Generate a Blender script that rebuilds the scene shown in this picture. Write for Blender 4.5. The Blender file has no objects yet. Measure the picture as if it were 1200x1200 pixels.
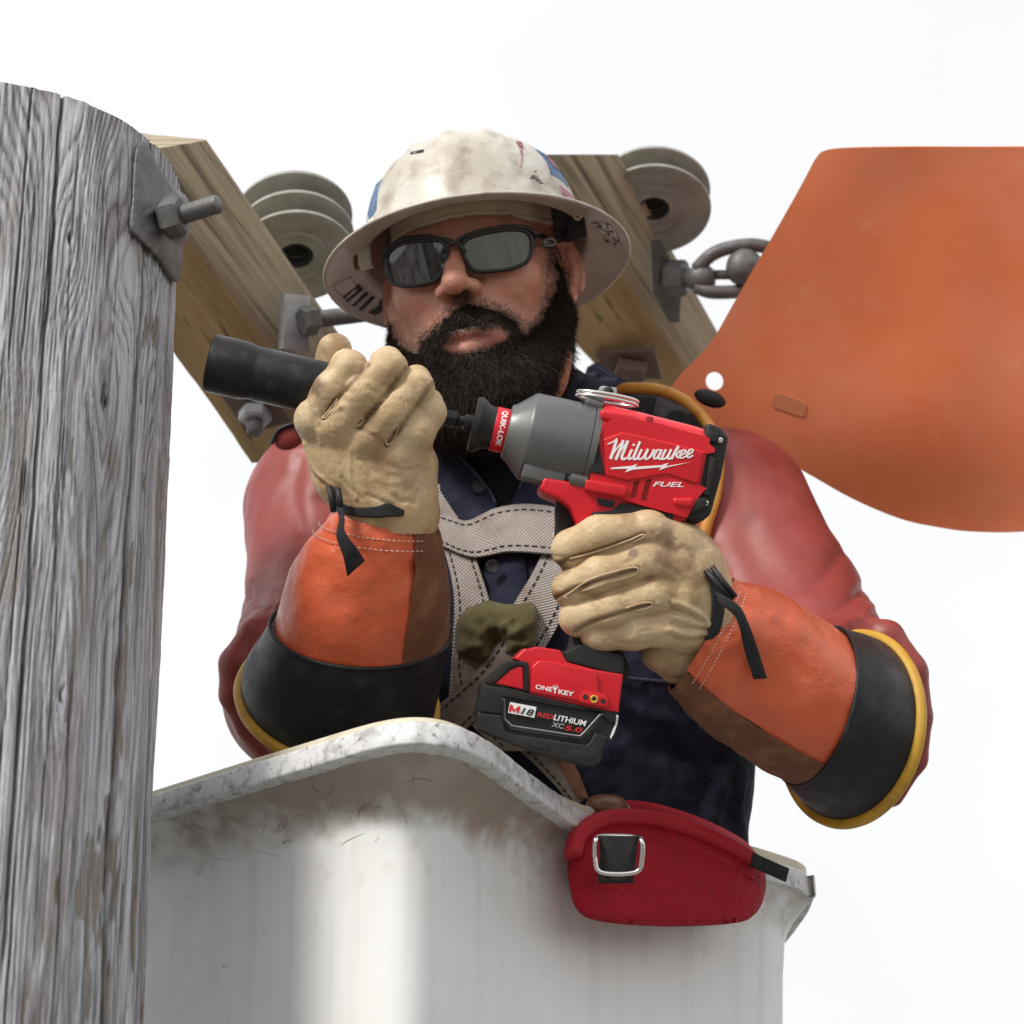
import bpy, bmesh, math, random
import numpy as np
from mathutils import Vector
from mathutils.geometry import delaunay_2d_cdt

random.seed(7)
RNG = np.random.default_rng(11)
SC = bpy.context.scene
COL = SC.collection

# ------------------------------------------------------------------ camera
F = 2600.0                       # focal length in photograph pixels (1200 wide)
TILT = math.radians(24.0)        # looking up from the ground crew's bucket
CAM = np.array([0.0, 0.0, 9.0])
cam_d = bpy.data.cameras.new('camera')
cam = bpy.data.objects.new('camera', cam_d)
COL.objects.link(cam)
cam.location = CAM
cam.rotation_euler = (math.pi / 2 + TILT, 0, 0)
cam_d.lens = 36.0 * F / 1200.0
cam_d.sensor_width = 36.0
cam_d.clip_start = 0.05
cam_d.clip_end = 5000.0
cam_d.dof.use_dof = True
cam_d.dof.focus_distance = 1.93
cam_d.dof.aperture_fstop = 9.0
SC.camera = cam

# ------------------------------------------------------------------ daylight
SUN_AZ, SUN_EL = math.radians(136), math.radians(38)     # from straight ahead towards the left
w = bpy.data.worlds.new('World')
SC.world = w
w.use_nodes = True
nt = w.node_tree
nt.nodes.clear()
out = nt.nodes.new('ShaderNodeOutputWorld')
sky = nt.nodes.new('ShaderNodeTexSky')
sky.sky_type = 'NISHITA'
sky.sun_disc = False
sky.sun_elevation = SUN_EL
sky.sun_rotation = -SUN_AZ
sky.dust_density = 3.0
hs_ = nt.nodes.new('ShaderNodeHueSaturation')
hs_.inputs['Saturation'].default_value = 0.25
b1 = nt.nodes.new('ShaderNodeBackground')
b1.inputs['Strength'].default_value = 0.055
b2 = nt.nodes.new('ShaderNodeBackground')               # the closed white cloud layer
b2.inputs['Color'].default_value = (0.97, 0.985, 1.0, 1)
b2.inputs['Strength'].default_value = 0.54
tcw = nt.nodes.new('ShaderNodeTexCoord')                # soft thick and thin places in the cloud
nzw = nt.nodes.new('ShaderNodeTexNoise')
nzw.inputs['Scale'].default_value = 2.2
nzw.inputs['Detail'].default_value = 5
nt.links.new(tcw.outputs['Generated'], nzw.inputs['Vector'])
crw = nt.nodes.new('ShaderNodeMapRange')
crw.inputs['From Min'].default_value = 0.3
crw.inputs['From Max'].default_value = 0.7
crw.inputs['To Min'].default_value = 0.90
crw.inputs['To Max'].default_value = 1.06
nt.links.new(nzw.outputs['Fac'], crw.inputs['Value'])
mxw = nt.nodes.new('ShaderNodeMix')
mxw.data_type = 'RGBA'
mxw.blend_type = 'MULTIPLY'
mxw.inputs['Factor'].default_value = 1.0
mxw.inputs['A'].default_value = (0.98, 0.985, 1.0, 1)
nt.links.new(crw.outputs[0], mxw.inputs['B'])
nt.links.new(mxw.outputs['Result'], b2.inputs['Color'])
ms = nt.nodes.new('ShaderNodeMixShader')
ms.inputs[0].default_value = 0.85
nt.links.new(sky.outputs[0], hs_.inputs['Color'])
nt.links.new(hs_.outputs[0], b1.inputs['Color'])
nt.links.new(b1.outputs[0], ms.inputs[1])
nt.links.new(b2.outputs[0], ms.inputs[2])
nt.links.new(ms.outputs[0], out.inputs[0])
sd = bpy.data.lights.new('sun', 'SUN')
sd.energy = 1.5
sd.angle = math.radians(13)
sd.color = (1.0, 0.96, 0.9)
sun = bpy.data.objects.new('sun', sd)
COL.objects.link(sun)
sdir = Vector((-math.sin(SUN_AZ) * math.cos(SUN_EL), math.cos(SUN_AZ) * math.cos(SUN_EL), math.sin(SUN_EL)))
sun.rotation_euler = sdir.to_track_quat('Z', 'Y').to_euler()
sun.location = (-3, 0, 14)
vs = SC.view_settings
vs.view_transform = 'Standard'
vs.look = 'None'
vs.gamma = 1.0
vs.exposure = 1.08
vs.use_curve_mapping = False

# ------------------------------------------------------------------ measuring frame: metres right / up / towards the lens
RM = np.array([[1, 0, 0],
               [0, -math.sin(TILT), -math.cos(TILT)],
               [0, math.cos(TILT), -math.sin(TILT)]])    # columns right, up, back
UP = RM.T @ np.array([0, 0, 1.0])                        # world up in that frame


def V(px, py, d):
    return np.array([(px - 600.0) / F * d, (600.0 - py) / F * d, -d])


def pts(lst):
    return np.array([V(*p) for p in lst])


def world(v):
    return np.asarray(v, float) @ RM.T + CAM


def unworld(v):
    return (np.asarray(v, float) - CAM) @ RM


def norm(a):
    a = np.asarray(a, float)
    return a / (np.linalg.norm(a, axis=-1, keepdims=True) + 1e-12)


# ------------------------------------------------------------------ noise
def _h(i, j, k):
    n = (i.astype(np.int64) * 374761393 + j.astype(np.int64) * 668265263 + k.astype(np.int64) * 2147483647 * 3) & 0xffffffff
    n = ((n ^ (n >> 13)) * 1274126177) & 0xffffffff
    n = n ^ (n >> 16)
    return (n & 0xffff).astype(np.float32) / 32767.5 - 1.0


def noise(x, y, z=None):
    x = np.asarray(x, np.float32); y = np.asarray(y, np.float32)
    z = np.zeros_like(x) if z is None else np.asarray(z, np.float32)
    xi, yi, zi = np.floor(x), np.floor(y), np.floor(z)
    fx, fy, fz = x - xi, y - yi, z - zi
    fx = fx * fx * (3 - 2 * fx); fy = fy * fy * (3 - 2 * fy); fz = fz * fz * (3 - 2 * fz)
    r = 0
    for a in (0, 1):
        for b in (0, 1):
            for c in (0, 1):
                wgt = (fx if a else 1 - fx) * (fy if b else 1 - fy) * (fz if c else 1 - fz)
                r = r + wgt * _h(xi + a, yi + b, zi + c)
    return r


def fbm(x, y, z=None, o=4):
    z = np.zeros_like(np.asarray(x, np.float32)) if z is None else z
    r, a = 0, 1.0
    for k in range(o):
        r = r + a * noise(x * 2 ** k + 17 * k, y * 2 ** k + 5 * k, z * 2 ** k)
        a *= 0.5
    return r


def sstep(a, b, x):
    t = np.clip((x - a) / (b - a), 0, 1)
    return t * t * (3 - 2 * t)


# ------------------------------------------------------------------ objects
def put(o, parent=None):
    COL.objects.link(o)
    if parent is not None:
        o.parent = parent
    return o


def thing(name, label, cat, base, group=None):
    o = bpy.data.objects.new(name, None)
    o.empty_display_size = 0.05
    o.location = world(base)
    o['label'] = label
    o['category'] = cat
    if group:
        o['group'] = group
    return put(o)


def tag(o, label=None, cat=None, group=None, kind=None):
    for k, v in (('label', label), ('category', cat), ('group', group), ('kind', kind)):
        if v:
            o[k] = v
    return o


def origin_of(parent):
    p = np.zeros(3)
    while parent is not None:
        p = p + np.array(parent.location)
        parent = parent.parent
    return p


def make(name, verts, faces, mat, parent=None, smooth=True, space='v', attrs=None, base=None, angle=None):
    """verts in the measuring frame (space v) or world (space w)."""
    verts = np.asarray(verts, float).reshape(-1, 3)
    vw = world(verts) if space == 'v' else verts
    if parent is None:
        b = vw.mean(0) if base is None else (world(base) if space == 'v' else np.asarray(base, float))
    else:
        b = origin_of(parent)
    me = bpy.data.meshes.new(name)
    vl = vw - b
    if isinstance(faces, np.ndarray):
        n, k = faces.shape
        me.vertices.add(len(vl)); me.vertices.foreach_set('co', vl.astype(np.float32).ravel())
        me.loops.add(n * k); me.loops.foreach_set('vertex_index', faces.astype(np.int32).ravel())
        me.polygons.add(n)
        me.polygons.foreach_set('loop_start', np.arange(0, n * k, k, dtype=np.int32))
        try:
            me.polygons.foreach_set('loop_total', np.full(n, k, np.int32))
        except Exception:
            pass
        me.update(calc_edges=True)
        me.validate()
    else:
        me.from_pydata([tuple(p) for p in vl], [], [tuple(int(i) for i in f) for f in faces])
        me.update()
    if smooth:
        me.polygons.foreach_set('use_smooth', np.ones(len(me.polygons), bool))
        if angle:
            me.set_sharp_from_angle(angle=math.radians(angle))
    for an, arr in (attrs or {}).items():
        arr = np.asarray(arr, np.float32)
        if arr.ndim == 2 and arr.shape[1] == 4:
            a = me.attributes.new(an, 'FLOAT_COLOR', 'POINT'); a.data.foreach_set('color', arr.ravel())
        elif arr.ndim == 2:
            a = me.attributes.new(an, 'FLOAT_VECTOR', 'POINT'); a.data.foreach_set('vector', arr.ravel())
        else:
            a = me.attributes.new(an, 'FLOAT', 'POINT'); a.data.foreach_set('value', arr.ravel())
    o = bpy.data.objects.new(name, me)
    if mat is not None:
        me.materials.append(mat)
    if parent is None:
        o.location = b
    return put(o, parent)


class MB:
    """collects pieces of one mesh"""
    def __init__(s):
        s.v, s.f, s.n = [], [], 0

    def add(s, vf):
        v, f = vf[0], vf[1]
        v = np.asarray(v, float).reshape(-1, 3)
        s.v.append(v)
        s.f += [tuple(int(i) + s.n for i in q) for q in f]
        s.n += len(v)
        return s

    def make(s, name, mat, parent=None, **k):
        return make(name, np.vstack(s.v), s.f, mat, parent, **k)


# ------------------------------------------------------------------ shapes (all return verts, faces)
def catmull(p, n):
    p = np.asarray(p, float)
    m = len(p)
    if m == 2:
        t = np.linspace(0, 1, n)[:, None]
        return p[0] * (1 - t) + p[1] * t
    e = np.vstack([2 * p[0] - p[1], p, 2 * p[-1] - p[-2]])
    out_ = []
    for t in np.linspace(0, m - 1 - 1e-9, n):
        i = int(t); u = t - i
        a, b, c, d = e[i], e[i + 1], e[i + 2], e[i + 3]
        out_.append(0.5 * (2 * b + (c - a) * u + (2 * a - 5 * b + 4 * c - d) * u * u + (3 * b - a - 3 * c + d) * u ** 3))
    return np.array(out_)


def grid_faces(n, m, closed=False):
    f = []
    for i in range(n - 1):
        for j in range(m if closed else m - 1):
            a, b = i * m + j, i * m + (j + 1) % m
            f.append((a, b, b + m, a + m))
    return f


def loft(rings, cap0=True, cap1=True):
    rings = [np.asarray(r, float) for r in rings]
    m = len(rings[0])
    f = grid_faces(len(rings), m, True)
    if cap0: f.append(tuple(range(m))[::-1])
    if cap1: f.append(tuple(range((len(rings) - 1) * m, len(rings) * m)))
    return np.vstack(rings), f


def frames(path):
    path = np.asarray(path, float)
    t = norm(np.gradient(path, axis=0))
    up = np.array([0, 0, 1.0])
    if abs(t[0] @ up) > 0.9: up = np.array([1.0, 0, 0])
    n = norm(np.cross(t[0], up))
    N = []
    for k in range(len(path)):
        n = norm(n - (n @ t[k]) * t[k])
        N.append(n)
    N = np.array(N)
    return t, N, np.cross(t, N)


def tube(path, r, seg=10, closed=False, flat=1.0, caps=True):
    path = np.asarray(path, float)
    r = np.broadcast_to(np.asarray(r, float), (len(path),))
    t, N, B = frames(path)
    a = np.linspace(0, 2 * math.pi, seg, endpoint=False)
    rings = [path[k] + r[k] * (np.cos(a)[:, None] * N[k] + flat * np.sin(a)[:, None] * B[k]) for k in range(len(path))]
    if closed:
        v = np.vstack(rings); n = len(rings); f = []
        for i in range(n):
            for j in range(seg):
                p, q = i * seg + j, i * seg + (j + 1) % seg
                p2, q2 = ((i + 1) % n) * seg + j, ((i + 1) % n) * seg + (j + 1) % seg
                f.append((p, q, q2, p2))
        return v, f
    return loft(rings, caps, caps)


def lathe(o, ax, prof, seg=32, ref=None):
    """prof: (radius, height along ax)"""
    ax = norm(ax)
    ref = np.array([0, 0, 1.0]) if ref is None else ref
    if abs(ax @ ref) > 0.95: ref = np.array([1.0, 0, 0])
    u = norm(np.cross(ax, ref)); w_ = np.cross(ax, u)
    a = np.linspace(0, 2 * math.pi, seg, endpoint=False)
    rings = [np.asarray(o) + ax * h + max(r, 1e-5) * (np.cos(a)[:, None] * u + np.sin(a)[:, None] * w_) for r, h in prof]
    return loft(rings, prof[0][0] > 1e-4, prof[-1][0] > 1e-4)


def box(c, u, v, w_, hx, hy, hz):
    c = np.asarray(c, float)
    P = [c + sx * hx * u + sy * hy * v + sz * hz * w_ for sz in (-1, 1) for sy in (-1, 1) for sx in (-1, 1)]
    return np.array(P), [(0, 2, 3, 1), (4, 5, 7, 6), (0, 1, 5, 4), (2, 6, 7, 3), (0, 4, 6, 2), (1, 3, 7, 5)]


def bevelled(vf, w_, seg=2):
    bm = bmesh.new()
    vs_ = [bm.verts.new(p) for p in vf[0]]
    for f in vf[1]:
        try: bm.faces.new([vs_[i] for i in f])
        except ValueError: pass
    bmesh.ops.recalc_face_normals(bm, faces=bm.faces)
    ed = [e for e in bm.edges if len(e.link_faces) == 2 and e.calc_face_angle(0) > 0.4]
    bmesh.ops.bevel(bm, geom=ed, offset=w_, segments=seg, profile=0.6, affect='EDGES', clamp_overlap=True)
    bm.verts.index_update()
    v = np.array([p.co[:] for p in bm.verts]); f = [tuple(q.index for q in p.verts) for p in bm.faces]
    bm.free()
    return v, f


def prism(poly, frame, z0, z1, bev=0.0, seg=2):
    """poly: 2-D points in frame (o, ex, ey, ez)"""
    o, ex, ey, ez = frame
    p = np.asarray(poly, float)
    n = len(p)
    area = 0.5 * np.sum(p[:, 0] * np.roll(p[:, 1], -1) - np.roll(p[:, 0], -1) * p[:, 1])
    if area < 0: p = p[::-1]
    a = np.array([o + ex * x + ey * y + ez * z0 for x, y in p]); b = np.array([o + ex * x + ey * y + ez * z1 for x, y in p])
    f = [tuple(range(n))[::-1], tuple(range(n, 2 * n))] + [(i, (i + 1) % n, n + (i + 1) % n, n + i) for i in range(n)]
    vf = (np.vstack([a, b]), f)
    return bevelled(vf, bev, seg) if bev > 0 else vf


def inside_poly(p, poly):
    x, y = p[:, 0], p[:, 1]
    r = np.zeros(len(p), bool)
    q = np.asarray(poly)
    for (x0, y0), (x1, y1) in zip(q, np.roll(q, -1, 0)):
        c = (y0 > y) != (y1 > y)
        with np.errstate(divide='ignore', invalid='ignore'):
            r ^= c & (x < (x1 - x0) * (y - y0) / (y1 - y0) + x0)
    return r


def tri_sheet(outline, spacing, holes=()):
    """2-D points + triangles of an outline with holes"""
    outline = np.asarray(outline, float)
    P = [outline]; E = []; n = 0
    for ring in [outline] + [np.asarray(h, float) for h in holes]:
        if n: P.append(ring)
        E += [(n + i, n + (i + 1) % len(ring)) for i in range(len(ring))]
        n += len(ring)
    lo, hi = outline.min(0), outline.max(0)
    gx, gy = np.meshgrid(np.arange(lo[0], hi[0], spacing), np.arange(lo[1], hi[1], spacing))
    g = np.stack([gx.ravel(), gy.ravel()], 1)
    k = inside_poly(g, outline)
    for h in holes: k &= ~inside_poly(g, h)
    g = g[k]
    allb = np.vstack(P)
    dmin = np.full(len(g), 1e9)
    for q in allb: dmin = np.minimum(dmin, np.hypot(g[:, 0] - q[0], g[:, 1] - q[1]))
    g = g[dmin > spacing * 0.45]
    pts2 = np.vstack([allb, g])
    r = delaunay_2d_cdt([Vector(q) for q in pts2], E, [], 0, 1e-6)
    v = np.array([q[:] for q in r[0]]); t = np.array([f for f in r[2] if len(f) == 3])
    c = v[t].mean(1)
    k = inside_poly(c, outline)
    for h in holes: k &= ~inside_poly(c, h)
    t = t[k]
    a = v[t]
    ar = (a[:, 1, 0] - a[:, 0, 0]) * (a[:, 2, 1] - a[:, 0, 1]) - (a[:, 1, 1] - a[:, 0, 1]) * (a[:, 2, 0] - a[:, 0, 0])
    t = t[np.abs(ar) > 1e-9]; ar = ar[np.abs(ar) > 1e-9]
    t[ar < 0] = t[ar < 0][:, ::-1]
    return v, t


def solid(v, t, th, nrm=None):
    """thickness below an open sheet (triangles or quads, list of index tuples)"""
    v = np.asarray(v, float)
    if nrm is None:
        nrm = np.zeros_like(v)
        for f in t:
            a, b, c = v[f[0]], v[f[1]], v[f[2]]
            nn = np.cross(b - a, c - a)
            for i in f: nrm[i] += nn
        nrm = norm(nrm)
    n = len(v)
    F_ = [tuple(f) for f in t] + [tuple(i + n for i in f[::-1]) for f in t]
    cnt = {}
    for f in t:
        for i in range(len(f)):
            a, b = f[i], f[(i + 1) % len(f)]
            cnt[(a, b)] = 1
    for (a, b) in cnt:
        if (b, a) not in cnt: F_.append((b, a, a + n, b + n))
    return np.vstack([v, v - nrm * th]), F_


def strip(L, R, th, n=24, m=6, crown=0.0):
    """a band between two edge curves; returns verts, faces, st attribute (metres across, along)"""
    A, B = catmull(L, n), catmull(R, n)
    s = np.concatenate([[0], np.cumsum(np.linalg.norm(np.diff((A + B) / 2, axis=0), axis=1))])
    V_, ST = [], []
    for k in range(n):
        wd = np.linalg.norm(B[k] - A[k])
        for j in range(m):
            u = j / (m - 1)
            p = A[k] * (1 - u) + B[k] * u + np.array([0, 0, crown * 4 * u * (1 - u)])
            V_.append(p); ST.append((u * wd, s[k], 0))
    V_ = np.array(V_)
    f = grid_faces(n, m)
    # face normals towards the lens
    a, b, c = V_[f[0][0]], V_[f[0][1]], V_[f[0][2]]
    if np.cross(b - a, c - a)[2] < 0: f = [q[::-1] for q in f]
    v2, f2 = solid(V_, f, th)
    return v2, f2, np.vstack([ST, ST])


def strokes(lines, wd):
    """flat pen strokes: list of (points, width) -> polygons as quads in 2-D"""
    Q = []
    for p, wk in lines:
        p = np.asarray(p, float)
        if len(p) > 2: p = catmull(p, 4 * len(p))
        t = norm(np.gradient(p, axis=0)); nn = np.stack([-t[:, 1], t[:, 0]], 1) * wk * wd / 2
        Q.append((p + nn, p - nn))
    return Q


# ------------------------------------------------------------------ signed-distance modelling
def rcone(p, a, b, ra, rb):
    a = np.asarray(a, np.float32); b = np.asarray(b, np.float32)
    ba = b - a
    t = np.clip(((p - a) @ ba) / (ba @ ba + 1e-12), 0, 1)
    q = p - a - t[:, None] * ba
    return np.sqrt((q * q).sum(1)) - (ra + (rb - ra) * t)


def chain(p, P, R, k=0.004):
    d = None
    for i in range(len(P) - 1):
        e = rcone(p, P[i], P[i + 1], R[i], R[i + 1])
        d = e if d is None else smin(d, e, k)
    return d


def ell(p, c, r, rot=None):
    q = p - np.asarray(c, np.float32)
    if rot is not None: q = q @ np.asarray(rot, np.float32)
    r = np.asarray(r, np.float32)
    k0 = np.sqrt(((q / r) ** 2).sum(1)); k1 = np.sqrt(((q / (r * r)) ** 2).sum(1)) + 1e-9
    return k0 * (k0 - 1) / k1


def smin(a, b, k):
    h = np.clip(0.5 + 0.5 * (b - a) / k, 0, 1)
    return b + (a - b) * h - k * h * (1 - h)


def smax(a, b, k):
    return -smin(-a, -b, k)


def sdf_mesh(f, lo, hi, h, newton=2):
    lo = np.asarray(lo, float); hi = np.asarray(hi, float)
    B = 8
    nb = np.ceil((hi - lo) / (h * B)).astype(int)
    n = nb * B
    vals = np.ones(tuple(n), np.float32)
    bc = np.stack(np.meshgrid(*[np.arange(k) for k in nb], indexing='ij'), -1).reshape(-1, 3)
    cen = (lo + (bc * B + (B - 1) / 2) * h).astype(np.float32)
    fc = f(cen)
    keep = np.abs(fc) < B * h * 0.5 * 1.75 * 1.5 + 2 * h
    loc = np.stack(np.meshgrid(*[np.arange(B)] * 3, indexing='ij'), -1).reshape(-1, 3)
    for b, s in zip(bc[~keep], fc[~keep]):
        if s < 0: vals[b[0] * B:b[0] * B + B, b[1] * B:b[1] * B + B, b[2] * B:b[2] * B + B] = -1
    kb = bc[keep]
    for i in range(0, len(kb), 600):
        idx = (kb[i:i + 600, None, :] * B + loc[None]).reshape(-1, 3)
        vals[idx[:, 0], idx[:, 1], idx[:, 2]] = f((lo + idx * h).astype(np.float32))
    ins = vals < 0
    cs = [(a, b, c) for a in (0, 1) for b in (0, 1) for c in (0, 1)]
    sl = lambda A, c: A[c[0]:n[0] - 1 + c[0], c[1]:n[1] - 1 + c[1], c[2]:n[2] - 1 + c[2]]
    tot = sum(sl(ins, c).astype(np.int8) for c in cs)
    act = (tot > 0) & (tot < 8)
    ai = np.argwhere(act)
    pos = np.zeros((len(ai), 3)); cnt = np.zeros(len(ai))
    cv = {c: sl(vals, c)[act] for c in cs}
    for c in cs:
        for ax in range(3):
            if c[ax] == 0:
                e = list(c); e[ax] = 1; e = tuple(e)
                a, b = cv[c], cv[e]
                x = (a < 0) != (b < 0)
                t = np.where(x, a / (a - b + 1e-20), 0)
                q = np.array(c, float)[None] + np.zeros((len(ai), 3)); q[:, ax] += t
                pos += np.where(x[:, None], q, 0); cnt += x
    P = lo + (ai + pos / cnt[:, None]) * h
    idx = -np.ones(act.shape, np.int64); idx[tuple(ai.T)] = np.arange(len(ai))
    Q = []
    for ax in range(3):
        o1, o2 = (ax + 1) % 3, (ax + 2) % 3
        s0 = [slice(1, n[k] - 1) for k in range(3)]; s1 = list(s0)
        s0[ax] = slice(0, n[ax] - 1); s1[ax] = slice(1, n[ax])
        A, Bv = ins[tuple(s0)], ins[tuple(s1)]
        e = np.argwhere(A != Bv)
        flip = A[tuple(e.T)]
        e = e + np.array([0 if k == ax else 1 for k in range(3)])
        def cell(d1, d2):
            q = e.copy(); q[:, o1] -= d1; q[:, o2] -= d2
            return idx[q[:, 0], q[:, 1], q[:, 2]]
        q = np.stack([cell(1, 1), cell(0, 1), cell(0, 0), cell(1, 0)], 1)
        q[~flip] = q[~flip][:, ::-1]
        Q.append(q)
    Q = np.vstack(Q)
    Q = Q[(Q >= 0).all(1)]
    P = P.astype(np.float32)
    e = 0.35 * h
    for _ in range(newton):
        d = f(P)
        g = np.stack([f(P + np.eye(3, dtype=np.float32)[k] * e) - f(P - np.eye(3, dtype=np.float32)[k] * e) for k in range(3)], 1) / (2 * e)
        st = d[:, None] * g / np.maximum((g * g).sum(1, keepdims=True), 0.15)
        ln = np.linalg.norm(st, axis=1, keepdims=True)
        P = P - st * np.minimum(1, 0.6 * h / (ln + 1e-9))
    return P, Q


def vnormals(P, Q):
    n = np.zeros_like(P)
    a, b, c = P[Q[:, 0]], P[Q[:, 1]], P[Q[:, 2]]
    fn = np.cross(b - a, c - a)
    for k in range(Q.shape[1]): np.add.at(n, Q[:, k], fn)
    return norm(n)


# ------------------------------------------------------------------ materials
def pm(name, c, layers=(), rough=0.5, rvar=0.0, metal=0.0, bumps=(), spec=0.5, coat=0.0, sheen=0.0, attr=None, attr_mul=False,
       coord=None, trans=0.0, sss=0.0, coatr=0.1):
    """layers: (colour, scale or (sx,sy,sz), lo, hi, detail[, mix]); bumps: (scale, strength, distance[, detail]); coord: vector attribute"""
    m = bpy.data.materials.new(name)
    m.use_nodes = True
    t = m.node_tree
    N, Lk = t.nodes, t.links
    b = N['Principled BSDF']
    if coord:
        src = N.new('ShaderNodeAttribute'); src.attribute_name = coord; vec = src.outputs['Vector']
    else:
        src = N.new('ShaderNodeTexCoord'); vec = src.outputs['Object']

    def tex(scale, detail, seed):
        mp = N.new('ShaderNodeMapping')
        sx = scale if isinstance(scale, tuple) else (scale,) * 3
        mp.inputs['Scale'].default_value = sx
        mp.inputs['Location'].default_value = (seed * 3.1, seed * 1.7, seed * 2.3)
        Lk.new(vec, mp.inputs['Vector'])
        nz = N.new('ShaderNodeTexNoise')
        nz.inputs['Scale'].default_value = 1.0
        nz.inputs['Detail'].default_value = detail
        nz.inputs['Roughness'].default_value = 0.6
        Lk.new(mp.outputs[0], nz.inputs['Vector'])
        return nz.outputs['Fac']

    if attr:
        an = N.new('ShaderNodeAttribute'); an.attribute_name = attr
        colour = an.outputs['Color']
    else:
        rgb = N.new('ShaderNodeRGB'); rgb.outputs[0].default_value = (*c, 1)
        colour = rgb.outputs[0]
    for i, ly in enumerate(layers):
        c2, sc, lo, hi, det = ly[:5]
        mr = N.new('ShaderNodeMapRange')
        mr.inputs['From Min'].default_value = lo; mr.inputs['From Max'].default_value = hi
        mr.inputs['To Max'].default_value = ly[5] if len(ly) > 5 else 1.0
        Lk.new(tex(sc, det, i + 1), mr.inputs['Value'])
        mx = N.new('ShaderNodeMix'); mx.data_type = 'RGBA'
        Lk.new(mr.outputs[0], mx.inputs['Factor'])
        Lk.new(colour, mx.inputs['A'])
        mx.inputs['B'].default_value = (*c2, 1)
        colour = mx.outputs['Result']
    Lk.new(colour, b.inputs['Base Color'])
    if rvar:
        mr = N.new('ShaderNodeMapRange')
        mr.inputs['From Min'].default_value = 0.35; mr.inputs['From Max'].default_value = 0.65
        mr.inputs['To Min'].default_value = max(0.02, rough - rvar); mr.inputs['To Max'].default_value = min(1, rough + rvar)
        Lk.new(tex(35.0, 5, 9), mr.inputs['Value'])
        Lk.new(mr.outputs[0], b.inputs['Roughness'])
    else:
        b.inputs['Roughness'].default_value = rough
    b.inputs['Metallic'].default_value = metal
    b.inputs['Specular IOR Level'].default_value = spec
    if coat:
        b.inputs['Coat Weight'].default_value = coat; b.inputs['Coat Roughness'].default_value = coatr
    if sheen:
        b.inputs['Sheen Weight'].default_value = sheen; b.inputs['Sheen Roughness'].default_value = 0.5
    if sss:
        b.inputs['Subsurface Weight'].default_value = sss
        b.inputs['Subsurface Radius'].default_value = (0.010, 0.004, 0.002)
        b.inputs['Subsurface Scale'].default_value = 0.6
    prev = None
    for i, bp in enumerate(bumps):
        bn = N.new('ShaderNodeBump')
        bn.inputs['Strength'].default_value = bp[1]; bn.inputs['Distance'].default_value = bp[2]
        if bp[0] == 'weave':
            # over-under weave from two sine gratings
            sep = N.new('ShaderNodeSeparateXYZ'); Lk.new(vec, sep.inputs[0])
            outs = []
            for ax, per in ((0, bp[3]), (1, bp[4])):
                mu = N.new('ShaderNodeMath'); mu.operation = 'MULTIPLY'; mu.inputs[1].default_value = 2 * math.pi / per
                Lk.new(sep.outputs[ax], mu.inputs[0])
                sn = N.new('ShaderNodeMath'); sn.operation = 'SINE'; Lk.new(mu.outputs[0], sn.inputs[0])
                outs.append(sn.outputs[0])
            pr = N.new('ShaderNodeMath'); pr.operation = 'MULTIPLY'
            Lk.new(outs[0], pr.inputs[0]); Lk.new(outs[1], pr.inputs[1])
            h_ = pr.outputs[0]
        else:
            h_ = tex(bp[0], bp[3] if len(bp) > 3 else 4, 20 + i)
        Lk.new(h_, bn.inputs['Height'])
        if prev is not None: Lk.new(prev, bn.inputs['Normal'])
        prev = bn.outputs[0]
    if prev is not None: Lk.new(prev, b.inputs['Normal'])
    return m


M = {}
M['leather'] = pm('tan_leather', (0.50, 0.355, 0.20), [((0.30, 0.19, 0.10), 260, .52, .74, 4, .35)], rough=.52, rvar=.08, attr='col',
                  bumps=[((60, 60, 60), .22, .004, 6), (240, .3, .0018, 4), (520, .35, .0010, 3)], spec=.4)
M['welt'] = pm('glove_welt_leather', (0.44, 0.30, 0.165), [((0.62, .49, .32), 60, .4, .7, 4)], rough=.65, bumps=[(300, .3, .001)])
M['suede'] = pm('brown_suede', (0.175, 0.075, 0.038), [((0.30, .145, .08), (40, 40, 40), .45, .75, 8), ((0.09, .04, .022), 90, .55, .8, 6, .6)], rough=.95,
                bumps=[(900, .5, .0015), (120, .3, .002)], sheen=0.08, spec=.2)
M['gauntlet'] = pm('orange_vinyl', (0.66, 0.118, 0.045), [((0.72, .165, .075), 22, .45, .75, 5), ((0.40, .075, .03), 60, .62, .8, 7, .5)], rough=.34, rvar=.1,
                   bumps=[(26, .3, .008, 4), (75, .3, .004, 4), (900, .35, .0008, 1)], spec=.5)
M['rubber'] = pm('black_rubber', (0.013, 0.013, 0.015), [((0.045, .045, .05), 26, .5, .78, 6)], rough=.5, spec=.35, rvar=.1, bumps=[(60, .12, .003), (500, .08, .0006)])
M['bead'] = pm('mustard_rubber', (0.52, 0.29, 0.022), [((0.36, .17, .02), 50, .5, .75, 4)], rough=.5, bumps=[(200, .1, .001)])
M['beado'] = pm('amber_rubber', (0.62, 0.27, 0.035), [((0.45, .16, .025), 40, .5, .75, 4)], rough=.42, bumps=[(200, .1, .001)])
M['sleeve'] = pm('red_rubber', (0.245, 0.036, 0.030), [((0.30, .056, .046), 12, .45, .75, 5), ((0.16, .024, .022), 30, .56, .8, 6, .6), ((0.36, .13, .105), 90, .66, .85, 6, .35)], rough=.47, rvar=.06,
                 bumps=[(9, .10, .012, 2), (60, .05, .003, 5), (260, .08, .001)], spec=.42)
M['navy'] = pm('navy_twill', (0.012, 0.0135, 0.028), [((0.024, .027, .05), 40, .45, .75, 6)], rough=.9, bumps=[(11, .55, .03, 3), (40, .3, .006, 3), (1300, .5, .0006, 1)], sheen=0.0, spec=.25)
M['seam'] = pm('navy_piping', (0.035, 0.036, 0.065), rough=.9)
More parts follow.
